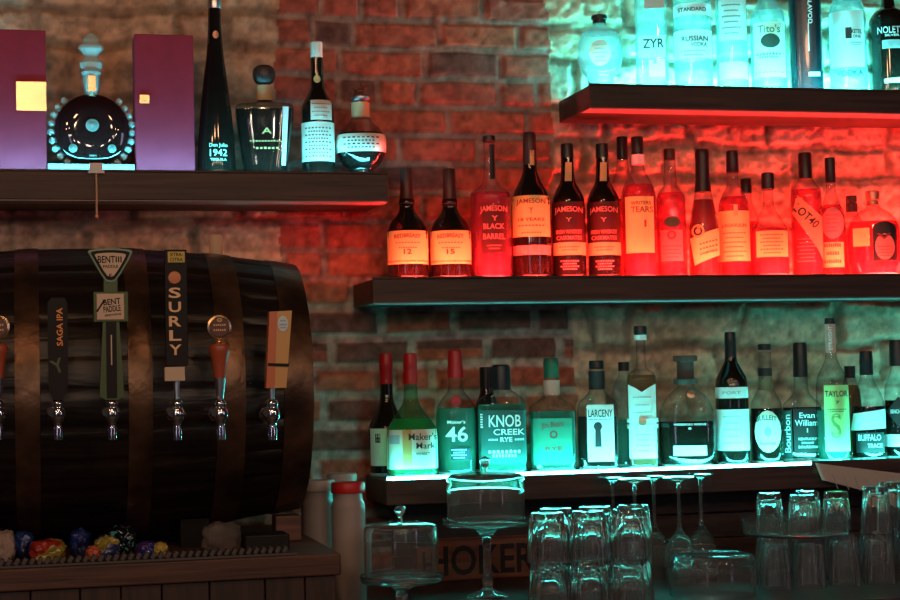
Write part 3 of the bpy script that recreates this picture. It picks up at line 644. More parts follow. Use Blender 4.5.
bottle('B', 766.5, 420, -.13, [(15.8, 460), (16.2, 452), (16.2, 412), (15, 402), (10, 393), (6.8, 386), (6.6, 376), (6.3, 352)], 'bottle with pale oval label and dark neck bands', glass=CLEAR, liq=DARKL, fill=408,
       cap=[(6.5, 350), (6.8, 349), (6.8, 345), (6.2, 344)], ring=[(6.9, 376, 368, BLACKP), (7, 390, 379, pbr('bronze_paper', (.22, .13, .07), .5))], labels=[('oval', 1, 431, 13, 21, CREAM), ('oval', 1, 431, 3.5, 5, GREYP)],
       texts=[([('BULLEIT', 0, 419, 20, 5, 0, .4), ('FRONTIER', 1, 443, 16, 2.5)], TEALP)])
bottle('B', 802, 420, -.088, [(19, 460), (20, 450), (20, 412), (18.5, 404), (12, 398), (7.5, 392), (7, 385), (6.6, 372)], 'square bottle with black label in white script and long black cap', glass=CLEAR, liq=DARKL, fill=407, n=4.5, dr=.55,
       cap=[(7.4, 377), (7, 360), (7, 345), (6.2, 342.5)], labels=[('rect', -8.5, 19.4, 408, 452, pbr('blue_black_label', (.003, .009, .011), .5)), ('rect', -19, -10, 410, 458, TEALP)],
       texts=[([('Evan', 5, 415, 15, 5.5), ('Williams', 5.5, 422.5, 25, 6), ('KENTUCKY', 5, 438.5, 18, 2.5), ('STRAIGHT', 5, 442.5, 12, 2), ('BOURBON', 5, 446.5, 18, 2.5), ('l', 5, 430, 1, 4), ('Bourbon', -14.5, 433, 38, 6, 90)], INKW)])
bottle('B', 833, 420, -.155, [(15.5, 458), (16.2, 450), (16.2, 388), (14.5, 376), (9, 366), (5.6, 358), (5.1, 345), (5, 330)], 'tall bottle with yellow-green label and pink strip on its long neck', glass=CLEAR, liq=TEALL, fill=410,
       cap=[(5.4, 324), (5.6, 323), (5.2, 319), (4.6, 318)], capm=CAPB, labels=[('rect', -8, 16, 385, 451, LIMEP), ('rect', -5, 5, 324, 353, PINKP)], ring=[],
       texts=[([('TAYLOR', 4, 393.5, 22, 6), ('7', 5, 402, 4, 3)] + lines(409, 411, 2, 18, 1.2, 4), INK), ([('S', 3, 425, 10, 24)], pbr('pale_olive_ink', (.25, .42, .14), .7)), ([('STRAIGHT', 0, 338, 24, 4, 90)], WHITE)])
bottle('B', 851, 410, -.04, [(11, 456), (11, 405), (10, 392), (6, 380), (5, 372)], 'bottle behind the buffalo label, amber neck showing over its shoulder', glass=CLEAR, liq=WHISKEY, fill=385, cap=[(5.5, 378), (5.5, 366)], capm=CAPB, K=28)
bottle('B', 868, 420, -.13, [(16.5, 457), (17.2, 450), (17.2, 410), (15.5, 398), (10, 386), (6.5, 378), (6, 370)], 'stubby-capped bottle with a ragged white picture band round its middle', glass=CLEAR, liq=DARKL, fill=406,
       cap=[(6.8, 375), (6.5, 364), (6.8, 363), (6.3, 352), (5.8, 351)], capm=CAPB,
       labels=[('quad', [(-17, 430), (17, 428), (17, 409), (-14, 413)], WHITE), ('rect', -12, 15, 432, 452, BLACKP)], texts=[([('BUFFALO', 1, 437, 22, 6), ('TRACE', 6, 445, 14, 4)], INKW)])
bottle('B', 899, 420, -.135, [(13.5, 456), (14, 448), (14, 395), (12.5, 383), (8, 374), (6.5, 368), (6, 360)], 'bottle with black diamond label and white band, rightmost on lower shelf', glass=CLEAR, liq=DARKL, fill=400,
       cap=[(7.4, 366), (7.4, 342), (6.6, 340)], capm=CAPB, labels=[('quad', [(0, 427), (13, 411), (0, 396), (-12, 411)], BLACKP), ('rect', -13.6, 13.6, 434, 446, WHITE)], texts=[([('BENCHMARK', 1, 411, 18, 4)], INKW)])

# ------------------------------------------------------------------ left shelf: cases, decanter, hanging clip
CASE = pbr('red_lacquer_case', (.36, .028, .060), .5, var=.08, spec=.15)
def case(label, px0, px1, ytop, yfr, plate):
    a = at(px0, 160, yfr); b = at(px1, 160, yfr); top = at((px0 + px1) / 2, ytop, yfr).z
    c = (a.x + b.x) / 2; w = (b.x - a.x) / 2; h = top - Zleft - .0004
    t = thing('presentation_case', label, 'case', (c, yfr, Zleft + .0004), 0, 'red presentation cases on the left shelf')
    box('case_body', -w, w, .014, .085, 0, h, CASE, t, .002); box('case_lid', -w, w, 0, .0125, 0, h, CASE, t, .002)
    x0, x1, y0, y1 = plate
    A = at(x0, y1, yfr); B = at(x1, y0, yfr)
    o = box('metal_plate', A.x - c, B.x - c, -.003, .0, A.z - Zleft, B.z - Zleft, GOLD, t, .001); o['label'] = 'polished gold plate'
    if x1 - x0 < 20: box('clasp_knob', (A.x + B.x) / 2 - c - .004, (A.x + B.x) / 2 - c + .004, -.007, -.003, (A.z + B.z) / 2 - Zleft - .004, (A.z + B.z) / 2 - Zleft + .004, GOLD, t, .001)
case('tall red case at the left edge with a large gold plate', -16, 47, 29.5, -.16, (16, 46.5, 82, 111))
case('tall red case right of the crystal decanter with small gold clasp', 136, 195, 34.5, -.16, (139.5, 149.5, 95, 104))
P = at(91, 165, -.13); zt = Zleft + .0004; s = mpp(P)
pl = tag(box('display_plinth', -42 * s, 42 * s, -.045, .045, 0, .022, pbr('pale_plinth', (.35, .5, .5), .25), None, .002, loc=(P.x, -.125, zt)), 'low pale plinth under the crystal decanter', 'plinth')
def decanter():
    z0 = zt + .0224; t = thing('crystal_decanter', 'crystal decanter with fleur-shaped stopper between the two red cases', 'decanter', (at(92, 130, -.125).x, -.125, z0))
    def H(y): return at(92, y, -.125).z - z0
    cg = real_glass('crystal', (.85, .97, .95), .03)
    R = 38 * s; cz = H(131)
    body = []
    # flattened disc body, axis along y
    V, Fc = lathe(chaikin([(.1 * R, -.30 * R), (.6 * R, -.30 * R), (.95 * R, -.18 * R), (1.0 * R, 0), (.95 * R, .18 * R), (.6 * R, .30 * R), (.1 * R, .30 * R)], 2), K=48, axis='Y')
    zb = -cz + .001
    V = [(x, y, max(z, zb)) for x, y, z in V]
    bm = bmesh.new(); vs = [bm.verts.new(v) for v in V]
    for f in Fc: bm.faces.new([vs[i] for i in f])
    bmesh.ops.translate(bm, vec=(0, 0, cz), verts=bm.verts)
    bm_obj('body', bm, pbr('dark_cognac', (.025, .006, .006), .05, coat=1), t, smooth=True)
    # crystal points along both sides
    cr = pbr('cut_crystal', (.55, .75, .72), .12, coat=1, spec=1)
    for sd in (0, 1):
        for k in range(9):
            bm = bmesh.new()
            a = math.radians(-52 + k * 12.5); a = a if sd == 0 else PI - a
            c = Vector((math.cos(a) * R * 1.06, 0, cz + math.sin(a) * R * 1.06))
            if c.z < .008: c.z = .008
            r = bmesh.ops.create_icosphere(bm, subdivisions=1, radius=4.0 * s); bmesh.ops.translate(bm, vec=c, verts=r['verts'])
            bm_obj('crystal_point', bm, cr, t)
    lathe_obj('neck', [(8 * s, H(97)), (7 * s, H(95)), (8.2 * s, H(90)), (8.2 * s, H(76)), (10 * s, H(73)), (9 * s, H(71))], cr, t, K=8, autos=20)
    box('neck_plate', -4 * s, 4 * s, -9.6 * s, -8.3 * s, H(93), H(77), GOLD, t, .0004)
    lathe_obj('stopper', [(6 * s, H(71)), (10.5 * s, H(68)), (11.5 * s, H(63)), (9 * s, H(60)), (6.5 * s, H(57)), (9 * s, H(53)), (12.5 * s, H(49)), (12 * s, H(46)), (8 * s, H(43)), (9 * s, H(40)), (6.5 * s, H(37)), (3 * s, H(34)), (.5 * s, H(33))], cr, t, K=12, dr=.6, autos=10)
    for dx, dy, a in ((0, 127, 6.5), (-19, 150, 4.2), (19, 150, 4.2)):
        y = -.30 * R
        o = lathe_obj('emblem', [(a * s, 0), (a * s, .002), (a * .72 * s, .003), (a * .7 * s, .0015), (a * .35 * s, .004), (.1 * s, .0042)], pbr('engraved_crystal', (.22, .30, .28), .15, coat=1), t, axis='Y', K=16); o.location = (dx * s, y, H(dy))
    o = lathe_obj('emblem', [(6 * s, 0), (3 * s, .003), (.2 * s, .003)], cr, t, axis='Y', K=6); o.location = (0, -.22 * R, H(109)); o.scale.z = .6
decanter()
def clip():
    p = at(96, 165, SHF - .006)
    t = thing('cord_clip', 'pale clip with a thin cord hanging down the front of the left shelf', 'clip', p)
    s = mpp(p)
    bm = bmesh.new(); bm_box(bm, -6.5 * s, 6.5 * s, -.003, .004, -7 * s, 2 * s, .001); bm_box(bm, -8 * s, 8 * s, -.004, .005, -8.5 * s, -6 * s, .001)
    bm_obj('tag', bm, WHITE, t)
    tube('cord', [(0, 0, -8 * s), (.3 * s, 0, -30 * s), (0, 0, -50 * s)], 1.1 * s, pbr('tan_cord', (.55, .35, .22), .6), t)
    lathe_obj('bead', chaikin([(.5 * s, -54 * s), (2 * s, -53 * s), (2 * s, -50 * s), (.5 * s, -49 * s)], 1), COPPER, t, K=12)
clip()

# ------------------------------------------------------------------ barrel with taps
BY = -.34; BR = .288
bc = at(84, 300, BY).x; bz = at(84, 391, BY).z
def barrel():
    xe = at(302, 400, BY - .10).x - bc; L = xe
    t = thing('wooden_barrel', 'large dark wooden barrel lying on its side with beer taps', 'barrel', (bc, BY, bz - BR))
    def rad(x): return BR - .036 * abs(x / L) ** 2.0
    V, Fc = [], []; K = 26 * 8; NX = 40
    for i in range(NX + 1):
        x = -L + 2 * L * i / NX
        for k in range(K):
            a = 2 * PI * k / K; g = (k % 8); r = rad(x) - (.0035 if g == 0 else 0) + (.0012 * math.sin(g / 8 * PI))
            V.append((x, r * math.cos(a), BR + r * math.sin(a)))
    for i in range(NX):
        for k in range(K):
            a = i * K + k; b = i * K + (k + 1) % K; Fc.append((a, b, b + K, a + K))
    m, nt, b = nodes_of('barrel_staves'); N, Lk = nt.nodes, nt.links
    tc = N.new('ShaderNodeTexCoord'); mp = N.new('ShaderNodeMapping'); mp.inputs['Scale'].default_value = (1.2, 9, 9); Lk.new(tc.outputs['Object'], mp.inputs[0])
    n = N.new('ShaderNodeTexNoise'); n.inputs['Scale'].default_value = 5; n.inputs['Detail'].default_value = 8; n.inputs['Distortion'].default_value = .6; Lk.new(mp.outputs[0], n.inputs['Vector'])
    cr = N.new('ShaderNodeValToRGB'); cr.color_ramp.elements[0].position = .35; cr.color_ramp.elements[0].color = (.004, .003, .0025, 1); cr.color_ramp.elements[1].position = .75; cr.color_ramp.elements[1].color = (.018, .009, .006, 1)
    Lk.new(n.outputs['Fac'], cr.inputs[0]); Lk.new(cr.outputs[0], b.inputs['Base Color'])
    mr = N.new('ShaderNodeMapRange'); mr.inputs[3].default_value = .28; mr.inputs[4].default_value = .50; Lk.new(n.outputs['Fac'], mr.inputs[0]); Lk.new(mr.outputs[0], b.inputs['Roughness'])
    bp = N.new('ShaderNodeBump'); bp.inputs['Strength'].default_value = .6; bp.inputs['Distance'].default_value = .004; Lk.new(n.outputs['Fac'], bp.inputs['Height']); Lk.new(bp.outputs[0], b.inputs['Normal'])
    bm = bmesh.new(); vs = [bm.verts.new(v) for v in V]
    for f in Fc: bm.faces.new([vs[i] for i in f])
    bm_obj('staves', bm, m, t, smooth=True, autos=50)
    for sgn in (-1, 1):
        bm = bmesh.new(); x = sgn * (L - .025); r = rad(x) - .004
        bm_box(bm, x - .01, x + .01, -.001, .001, 0, .001)
        bm.clear()
        Vv, Ff = lathe([(r, x - .01), (r, x + .01)], K=64, axis='X')
        vs = [bm.verts.new((a, b_, c + BR)) for a, b_, c in Vv]
        for f in Ff: bm.faces.new([vs[i] for i in f])
        bm_obj('barrel_head', bm, WOODS, t)
    hoops = [(16, 39), (130, 152)]
    xs = []
    for a, c in [(-.150, .048), (.105, .048), (.315, .052), (-.36, .052), (L - .03, .058), (-L + .03, .058)]: xs.append((a, c))
    x1 = at(27.5, 400, BY - BR).x - bc; x2 = at(141, 400, BY - BR).x - bc; x3 = at(232, 400, BY - BR + .01).x - bc
    xs[0] = (x1, .045); xs[1] = (x2, .045); xs[2] = (x3, .055)
    for xc, w in xs:
        pts = []
        x0, x1_ = xc - w / 2, xc + w / 2; K = 96; VV, FF = [], []
        prof = [(x0, rad(x0) - .002), (x0, rad(x0) + .003), (xc, rad(xc) + .0036), (x1_, rad(x1_) + .003), (x1_, rad(x1_) - .002)]
        for x, r in prof:
            for k in range(K):
                a = 2 * PI * k / K; VV.append((x, r * math.cos(a), BR + r * math.sin(a)))
        for i in range(4):
            for k in range(K):
                a = i * K + k; b2 = i * K + (k + 1) % K; FF.append((a, b2, b2 + K, a + K))
        bm = bmesh.new(); vs = [bm.verts.new(v) for v in VV]
        for f in FF: bm.faces.new([vs[i] for i in f])
        bm_obj('hoop', bm, STEEL, t, smooth=True, autos=40)
    return t
barrel()
# tap set
TY = BY - BR - .075
def tap(px, label, build, yc=415):
    p = at(px, yc, TY); s = mpp(p)
    t = thing('beer_tap', label, 'beer tap', p, 0, 'beer taps along the barrel')
    def Hh(y): return at(px, y, TY).z - p.z
    ysurf = (BY - TY) - math.sqrt(max(0, (BR - .008) ** 2 - (p.z - bz) ** 2))   # local y of barrel skin
    # shank into the barrel
    lathe_obj('shank', [(3.6 * s, .008), (3.6 * s, -ysurf + .002)], CHROME, t, axis='Y', K=20)
    lathe_obj('flange', [(7.5 * s, -ysurf + .001), (7.5 * s, -ysurf + .006), (5 * s, -ysurf + .011)], CHROME, t, axis='Y', K=24)
    lathe_obj('coupling', [(5.5 * s, -.012), (6.5 * s, -.014), (6.5 * s, -.026), (5.5 * s, -.028)], CHROME, t, axis='Y', K=8)
    V = chaikin([(3.6, Hh(440) / s), (3.9, Hh(428) / s), (3.0, Hh(427) / s), (3.2, Hh(423) / s), (5.6, Hh(419) / s), (6.2, Hh(414) / s), (5.6, Hh(409) / s), (4.2, Hh(407) / s), (5.2, Hh(404) / s), (4.6, Hh(401) / s), (2.6, Hh(399) / s)], 1)
    lathe_obj('lever_joint', [(4.5 * s, .012), (5.5 * s, .008), (5.5 * s, -.001), (4 * s, -.004)], CHROME, t, axis='Y', K=16).location = (-5.5 * s, 0, Hh(412))
    lathe_obj('faucet_body', [(r * 1.35 * s, h * s) for r, h in V], CHROME, t, K=20)
    build(t, s, Hh)
def slab(t, name, s, x0, x1, z0, z1, m, y0=-.010, y1=.010, bev=.001, **k):
    return box(name, x0 * s, x1 * s, y0, y1, z0, z1, m, t, bev)
def prism(t, name, poly, y0, y1, m):
    bm = bmesh.new(); n = len(poly)
    a = [bm.verts.new((x, y0, z)) for x, z in poly]; b = [bm.verts.new((x, y1, z)) for x, z in poly]
    bm.faces.new(a); bm.faces.new(b[::-1])
    for i in range(n): bm.faces.new((a[i], b[i], b[(i + 1) % n], a[(i + 1) % n]))
    return bm_obj(name, bm, m, t)
BADGE = pbr('badge_cream', (.6, .46, .33), .5); OLIVE = pbr('olive_green', (.05, .10, .025), .45); BLK = pbr('black_enamel', (.008, .007, .007), .55, spec=.25)
def ptext(t, items, s, Hh, y, m, dx=0):
    return flat_text('lettering', [(i[0], i[1] * s, Hh(i[2]), i[3] * s, i[4] * s) + tuple(i[5:]) for i in items], lambda u, v: (u, y, v), m, t)
def collar(t, s, Hh, y0, y1, m=SILVER): lathe_obj('stem', [(2.6 * s, Hh(y0)), (3.4 * s, Hh(y1))], m, t, K=16)
def b_shield(t, s, Hh):
    def tri(k, cy=264): return chaikin([(-22 * k * s, Hh(cy - 12 * k)), (-20 * k * s, Hh(cy - 14 * k)), (0, Hh(cy - 15.5 * k)), (20 * k * s, Hh(cy - 14 * k)), (22.5 * k * s, Hh(cy - 11 * k)), (6 * k * s, Hh(cy + 17 * k)), (0, Hh(cy + 19 * k)), (-6 * k * s, Hh(cy + 17 * k)), (-22 * k * s, Hh(cy - 12 * k))], 1)[:-1]
    h = prism(t, 'handle', [(-6 * s, Hh(400)), (-12 * s, Hh(396)), (-8 * s, Hh(322)), (8 * s, Hh(322)), (12 * s, Hh(396)), (6 * s, Hh(400))], -.010, .010, OLIVE)
    prism(t, 'handle_inlay', [(-5 * s, Hh(398)), (-5 * s, Hh(322)), (5 * s, Hh(322)), (5 * s, Hh(398))], -.012, -.010, BLK)
    slab(t, 'neck_block', s, -7, 7, Hh(295), Hh(276), OLIVE)
    o = prism(t, 'shield_badge', tri(1.0), -.012, .012, pbr('green_rim', (.16, .3, .18), .4)); prism(t, 'shield_border', tri(.88), -.014, -.012, BLK); prism(t, 'shield_face', tri(.70), -.016, -.014, BADGE)
    slab(t, 'square_badge', s, -17, 17, Hh(322), Hh(292), OLIVE, -.012, .012); slab(t, 'square_face', s, -14, 13, Hh(320), Hh(294), BADGE, -.014, -.012)
    ptext(t, [('BENT', -4, 260, 17, 7), ('III', 8, 260, 6, 6), ('PADDLE', 0, 267, 15, 3), ('E', 0, 276, 3, 3.5)], s, Hh, -.0163, BLK)
    ptext(t, [('BENT', 1, 302, 17, 6, 6), ('PADDLE', 1, 309, 17, 6, 6), ('BREWING', 2, 315, 16, 2, 6), ('/', -10, 306, 5, 14, -20)], s, Hh, -.0145, BLK)
    ptext(t, [('l', 0, 350, 1.2, 30)], s, Hh, -.0124, BADGE)
def b_saga(t, s, Hh):
    prism(t, 'handle', [(-5 * s, Hh(400)), (-9 * s, Hh(385)), (-9 * s, Hh(302)), (-5 * s, Hh(298)), (8 * s, Hh(298)), (10 * s, Hh(304)), (10 * s, Hh(385)), (5 * s, Hh(400))], -.010, .010, BLK)
    ptext(t, [('SAGA IPA', 2.5, 327, 38, 6, 90)], s, Hh, -.0104, INKO)
    ptext(t, [('Y', 0, 366, 12, 14, 20)], s, Hh, -.0104, OLIVE)
def b_surly(t, s, Hh):
    slab(t, 'handle', s, -10.5, 11.5, Hh(366), Hh(250), BLK)
    slab(t, 'top_label', s, -7.5, 9.5, Hh(263), Hh(252), pbr('mustard', (.55, .42, .08), .5), -.012, -.010)
    ptext(t, [('XTRA-', 1, 255, 13, 3.5), ('CITRA', 1, 260, 13, 3.5)], s, Hh, -.0123, BLK)
    o = lathe_obj('emblem', [(6.5 * s, .010), (6 * s, .0125), (3 * s, .0135), (.2 * s, .0135)], pbr('orange_emblem', (.6, .22, .10), .5), t, axis='Y', K=24); o.location = (-1 * s, 0, Hh(278))
    for i, ch in enumerate('SURLY'):
        pass
    ptext(t, [(ch, -1, 293 + i * 14.2, 12, 10.5) for i, ch in enumerate('SURLY')], s, Hh, -.0104, pbr('pale_orange_ink', (.85, .55, .3), .5))
    slab(t, 'base_block', s, -12, 8, Hh(381), Hh(367), BADGE, -.012, .008)
    collar(t, s, Hh, 401, 380)
def b_round(t, s, Hh):
    lathe_obj('ring', [(12 * s, -.004), (12.3 * s, 0), (12 * s, .004), (10 * s, .0055), (9.6 * s, .002)], GOLD, t, axis='Y', K=36).location = (0, 0, Hh(327))
    o = lathe_obj('badge_face', [(9.6 * s, .002), (9.6 * s, .0056), (.2 * s, .0056)], pbr('brown_red', (.10, .025, .018), .4), t, axis='Y', K=32); o.location = (0, 0, Hh(327))
    ptext(t, [('iiliil', 0, 325, 12, 2), ('iiliil', 0, 330, 12, 2), ('o', 0, 320, 5, 4)], s, Hh, -.0062, INKG)
    lathe_obj('gold_neck', [(3 * s, Hh(344)), (4 * s, Hh(343)), (2.4 * s, Hh(341)), (3.6 * s, Hh(339))], GOLD, t, K=16)
    lathe_obj('handle', chaikin([(6 * s, Hh(378)), (8 * s, Hh(360)), (11 * s, Hh(350)), (10 * s, Hh(345)), (4 * s, Hh(343.5))], 1), pbr('red_brown_wood', (.38, .08, .035), .35), t, K=20)
    lathe_obj('stem', [(3 * s, Hh(401)), (4 * s, Hh(395)), (6 * s, Hh(378))], SILVER, t, K=20)
def b_wedge(t, s, Hh):
    T = Matrix.Rotation(math.radians(4), 4, 'Y')
    def pr(name, poly, y0, y1, m): return prism(t, name, poly, y0, y1, m)
    pr('handle', [(-6 * s, Hh(388)), (-1.5 * s, Hh(312)), (21 * s, Hh(311)), (14 * s, Hh(388))], -.012, .012, pbr('tan_wood', (.62, .36, .12), .4))
    pr('side_face', [(-6.3 * s, Hh(388)), (-1.8 * s, Hh(312)), (6 * s, Hh(311.6)), (2 * s, Hh(388))], -.0135, .012, pbr('orange_wood', (.58, .16, .06), .4))
    pr('dark_band', [(-4.5 * s, Hh(366)), (-4.3 * s, Hh(363)), (17 * s, Hh(364)), (16.7 * s, Hh(367))], -.0145, .0125, BLK)
    o = lathe_obj('oval_badge', [(5.2 * s, .0125), (5.2 * s, .014), (.2 * s, .014)], pbr('pale_blue', (.6, .75, .8), .5), t, axis='Y', K=28); o.location = (11.5 * s, 0, Hh(324)); o.scale.z = 1.5
    ptext(t, [('iil', 11.5, 321, 5, 1.5), ('iiliil', 11.5, 325, 7, 1.6), ('iil', 11.5, 328, 5, 1.3)], s, Hh, -.0145, pbr('blue_ink', (.1, .25, .5), .5))
    collar(t, s, Hh, 401, 386)
tap(-2, 'beer tap with round badge and red-brown handle, cut by the left edge', b_round)
tap(58, 'beer tap with black handle and orange sideways lettering', b_saga)
tap(112, 'beer tap with shield-shaped and square badges on an olive handle', b_shield)
tap(177, 'beer tap with tall black handle and stacked letters SURLY', b_surly)
tap(220.5, 'beer tap with round gold-ringed badge, right of the tall black handle', b_round)
tap(272, 'beer tap with wedge-shaped tan handle and pale oval badge', b_wedge)
# small glass on top of the barrel
def vial():
    p = at(216, 251, BY); zb = bz + BR - .036 * .25
    p = Vector((at(216, 251, BY).x, BY, 0)); xx = p.x - bc
    L = at(302, 400, BY - .10).x - bc
    p.z = bz + (BR - .036 * abs(xx / L) ** 2) + .0012
    s = mpp(p); h = at(216, 235, BY).z - p.z
    lathe_obj('glass_bung', [(6.8 * s, 0), (6.8 * s, h * .9), (6.2 * s, h)], thin_glass('bung_glow_glass', (.9, .8, .6), (.6, .5, .35), haze=.85, hcol=(.95, .85, .6)), None, K=24, loc=p)  # milky cream haze painted in so the clear glass looks aglow
    o = bpy.context.scene.objects['glass_bung']; tag(o, 'small clear glass bung standing on top of the barrel', 'bung')
vial()

# ------------------------------------------------------------------ bar cabinet on the left with mat, packets
CFR = -.70; Zcab = at(290, 556, CFR).z
xcr = at(341, 560, CFR).x; xcl = -.75
def cabinet():
    t = thing('bar_cabinet', 'dark plank cabinet under the barrel', 'cabinet', ((xcl + xcr) / 2, -.35, 0)); c = (xcl + xcr) / 2
    WP = wood('plank_wood', (.015, .008, .006), (.055, .025, .016), 'Z'); WT = wood('cabinet_top_wood', (.035, .014, .008), (.11, .045, .024), 'X')
    box('worktop', xcl - c, xcr - c, CFR + .35 - .0, .348, Zcab - .040, Zcab, WT, t, .003)
    x = xcl; bm = bmesh.new()
    while x < xcr - .02:
        w = random.uniform(.07, .11); w = min(w, xcr - .008 - x)
        bm_box(bm, x - c + .001, x + w - c - .001, CFR + .36, CFR + .38, 0.002, Zcab - .0405, .002); x += w
    bm_obj('plank_front', bm, WP, t)
    box('side_panel', xcr - c - .028, xcr - c - .008, CFR + .381, .345, .002, Zcab - .0405, WP, t)
cabinet()
def mat_():
    x0, x1 = xcl + .02, at(296, 552, CFR + .03).x
    bm = bmesh.new(); bm_box(bm, 0, x1 - x0, 0, .055, 0, .004)
    x = .006
    while x < x1 - x0 - .012:
        M = Matrix.Translation((x, .012, .009)) @ Matrix.Rotation(.5, 4, 'Y')
        bm_box(bm, -.004, .004, -.012, .012, -.0055, .0075, .0018, M); x += .0135
    tag(bm_obj('bar_mat', bm, pbr('ribbed_rubber', (.07, .06, .06), .6), None, loc=(x0, CFR + .012, Zcab + .0006)), 'ribbed dark rubber mat along the cabinet front edge', 'bar mat')
mat_()
def cradle(px, lab):
    p = at_z(px, Zcab, BY - .05)
    xx = p.x - bc; L = at(302, 400, BY - .10).x - bc; r = BR - .036 * (xx / L) ** 2
    zb = bz - Zcab
    prof = []
    w = .12
    bm = bmesh.new(); poly = [(-w, 0), (w, 0)]
    for k in range(9):
        y = w * (1 - k / 4.0); poly.append((y, zb - math.sqrt((r + .005) ** 2 - y * y)))
    a = [bm.verts.new((-.028, y, z)) for y, z in poly]; b = [bm.verts.new((.028, y, z)) for y, z in poly]
    n = len(poly); bm.faces.new(a); bm.faces.new(b[::-1])
    for i in range(n): bm.faces.new((a[i], b[i], b[(i + 1) % n], a[(i + 1) % n]))
    tag(bm_obj('barrel_cradle', bm, pbr('black_wood', (.006, .005, .005), .7, spec=.2, bump=.3), None, loc=(p.x, BY, Zcab + .0004)), lab, 'cradle', 'cradle blocks under the barrel')
cradle(192, 'black cradle block under the right part of the barrel')
cradle(-12, 'black cradle block under the left end of the barrel')
def packet(px, Y, w, h, d, m, label, name='snack_packet', cat='packet', group='packets lying under the barrel', seed=0, rz=0, dark=None):
    p = at_z(px, Zcab, Y); bm = bmesh.new()
    bmesh.ops.create_icosphere(bm, subdivisions=4, radius=1)
    for v in bm.verts:
        c = v.co.copy(); e = 3.0
        q = (abs(c.x) ** e + abs(c.y) ** e + abs(c.z) ** e) ** (-1 / e)
        nn = noise.fractal(c * 2.2 + Vector((seed * 7.3, seed, 0)), .9, 2.1, 4)
        c = c * q * (1 + .20 * nn)
        v.co = Vector((c.x * w / 2, c.y * d / 2, max(0, (c.z * .5 + .42) * h)))
    o = bm_obj(name, bm, m, None, smooth=True, loc=(p.x, Y, Zcab + .0006), autos=30); o.rotation_euler.z = rz
    tag(o, label, cat, group); return o
def blotch(name, c1, c2, sc=18, rough=.3, th=.5):
    if name in MATS: return MATS[name]
    c1 = tuple(c * .45 for c in c1); c2 = tuple(c * .45 for c in c2)
    m, nt, b = nodes_of(name); N, L = nt.nodes, nt.links
    tc = N.new('ShaderNodeTexCoord'); n = N.new('ShaderNodeTexNoise'); n.inputs['Scale'].default_value = sc; n.inputs['Detail'].default_value = 1
    L.new(tc.outputs['Object'], n.inputs['Vector']); cr = N.new('ShaderNodeValToRGB'); cr.color_ramp.interpolation = 'CONSTANT'
    cr.color_ramp.elements[0].color = (*c1, 1); cr.color_ramp.elements[1].position = th; cr.color_ramp.elements[1].color = (*c2, 1)
    L.new(n.outputs['Fac'], cr.inputs[0]); L.new(cr.outputs[0], b.inputs['Base Color']); b.inputs['Roughness'].default_value = rough; b.inputs['Coat Weight'].default_value = .5
    MATS[name] = m; return m
packet(3, -.55, .045, .060, .06, pbr('crumpled_cloth', (.3, .23, .19), .8, bump=.5, bscale=80), 'crumpled pale cloth at the left edge under the barrel', 'folded_cloth', 'cloth', None, 1)
packet(24, -.52, .040, .055, .05, blotch('blue_wrap', (.02, .08, .35), (.01, .03, .15)), 'dark blue packet beside the crumpled cloth', seed=2)
packet(48, -.585, .062, .042, .05, blotch('red_yellow_wrap', (.65, .04, .02), (.55, .42, .05), 22), 'yellow and red packet lying on the mat under the barrel', seed=3)
packet(80, -.52, .040, .055, .05, blotch('navy_wrap', (.02, .05, .3), (.015, .02, .12)), 'navy packet behind the small orange one', seed=4)
packet(93, -.60, .024, .026, .03, pbr('orange_wrap', (.5, .1, .05), .4), 'small round orange packet under the barrel', seed=5)
packet(107, -.575, .045, .044, .045, blotch('yellow_blue_wrap', (.6, .5, .08), (.05, .08, .3), 25), 'yellow and blue packet right of the orange one', seed=6)
packet(122, -.50, .055, .055, .05, blotch('black_cyan_glint_wrap', (.01, .015, .02), (.15, .75, .75), 90, .1, .62), 'shiny black packet glinting cyan', seed=7)  # cyan glints are specks painted into the wrap's colour
packet(147, -.585, .040, .030, .04, blotch('purple_blue_wrap', (.10, .04, .3), (.02, .05, .4), 30), 'purple and blue packet under the barrel', seed=8)
packet(161, -.60, .026, .028, .03, pbr('yellow_wrap', (.4, .3, .05), .4), 'small yellow packet left of the black cradle block', seed=9)
packet(222, -.56, .070, .060, .045, thin_glass('plastic_film', (.85, .8, .78), (.5, .45, .43), haze=.25, hcol=(.5, .42, .38)), 'crumpled clear plastic bag right of the cradle block', 'plastic_bag', 'bag', None, 10)
p = at_z(265, Zcab, -.56); s = mpp(p)
tag(box('black_box', -22 * s, 22 * s, -.04, .04, 0, .031, BLK, None, .003, loc=(p.x, -.56, Zcab + .0006)), 'low black box near the right end of the cabinet', 'box')
p = at_z(286, Zcab, -.40); s = mpp(p)
tag(box('wooden_block', -12 * s, 14 * s, -.03, .03, 0, .052, wood('block_wood', (.05, .02, .012), (.16, .07, .04), 'X'), None, .003, loc=(p.x, -.40, Zcab + .0006)), 'small brown wooden block behind the black box', 'block')

# ------------------------------------------------------------------ back bar counter on the right
Zc = at_z(490, 0, -.33).z
Zc = at(490, 592, -.33).z
xc0, xc1 = xcr + .004, 2.7
CT = wood('counter_wood', (.012, .009, .009), (.04, .025, .02), 'X', rough=.3)
def counter():
    t = thing('back_bar_counter', 'dark back bar counter carrying the glassware', 'counter', ((xc0 + xc1) / 2, -.35, 0)); c = (xc0 + xc1) / 2
    box('countertop', xc0 - c, xc1 - c, -.40, .335, Zc - .035, Zc, CT, t, .003)
    box('counter_body', xc0 - c + .01, xc1 - c - .01, -.36, .330, .002, Zc - .0355, WOODS, t, .002)
counter()
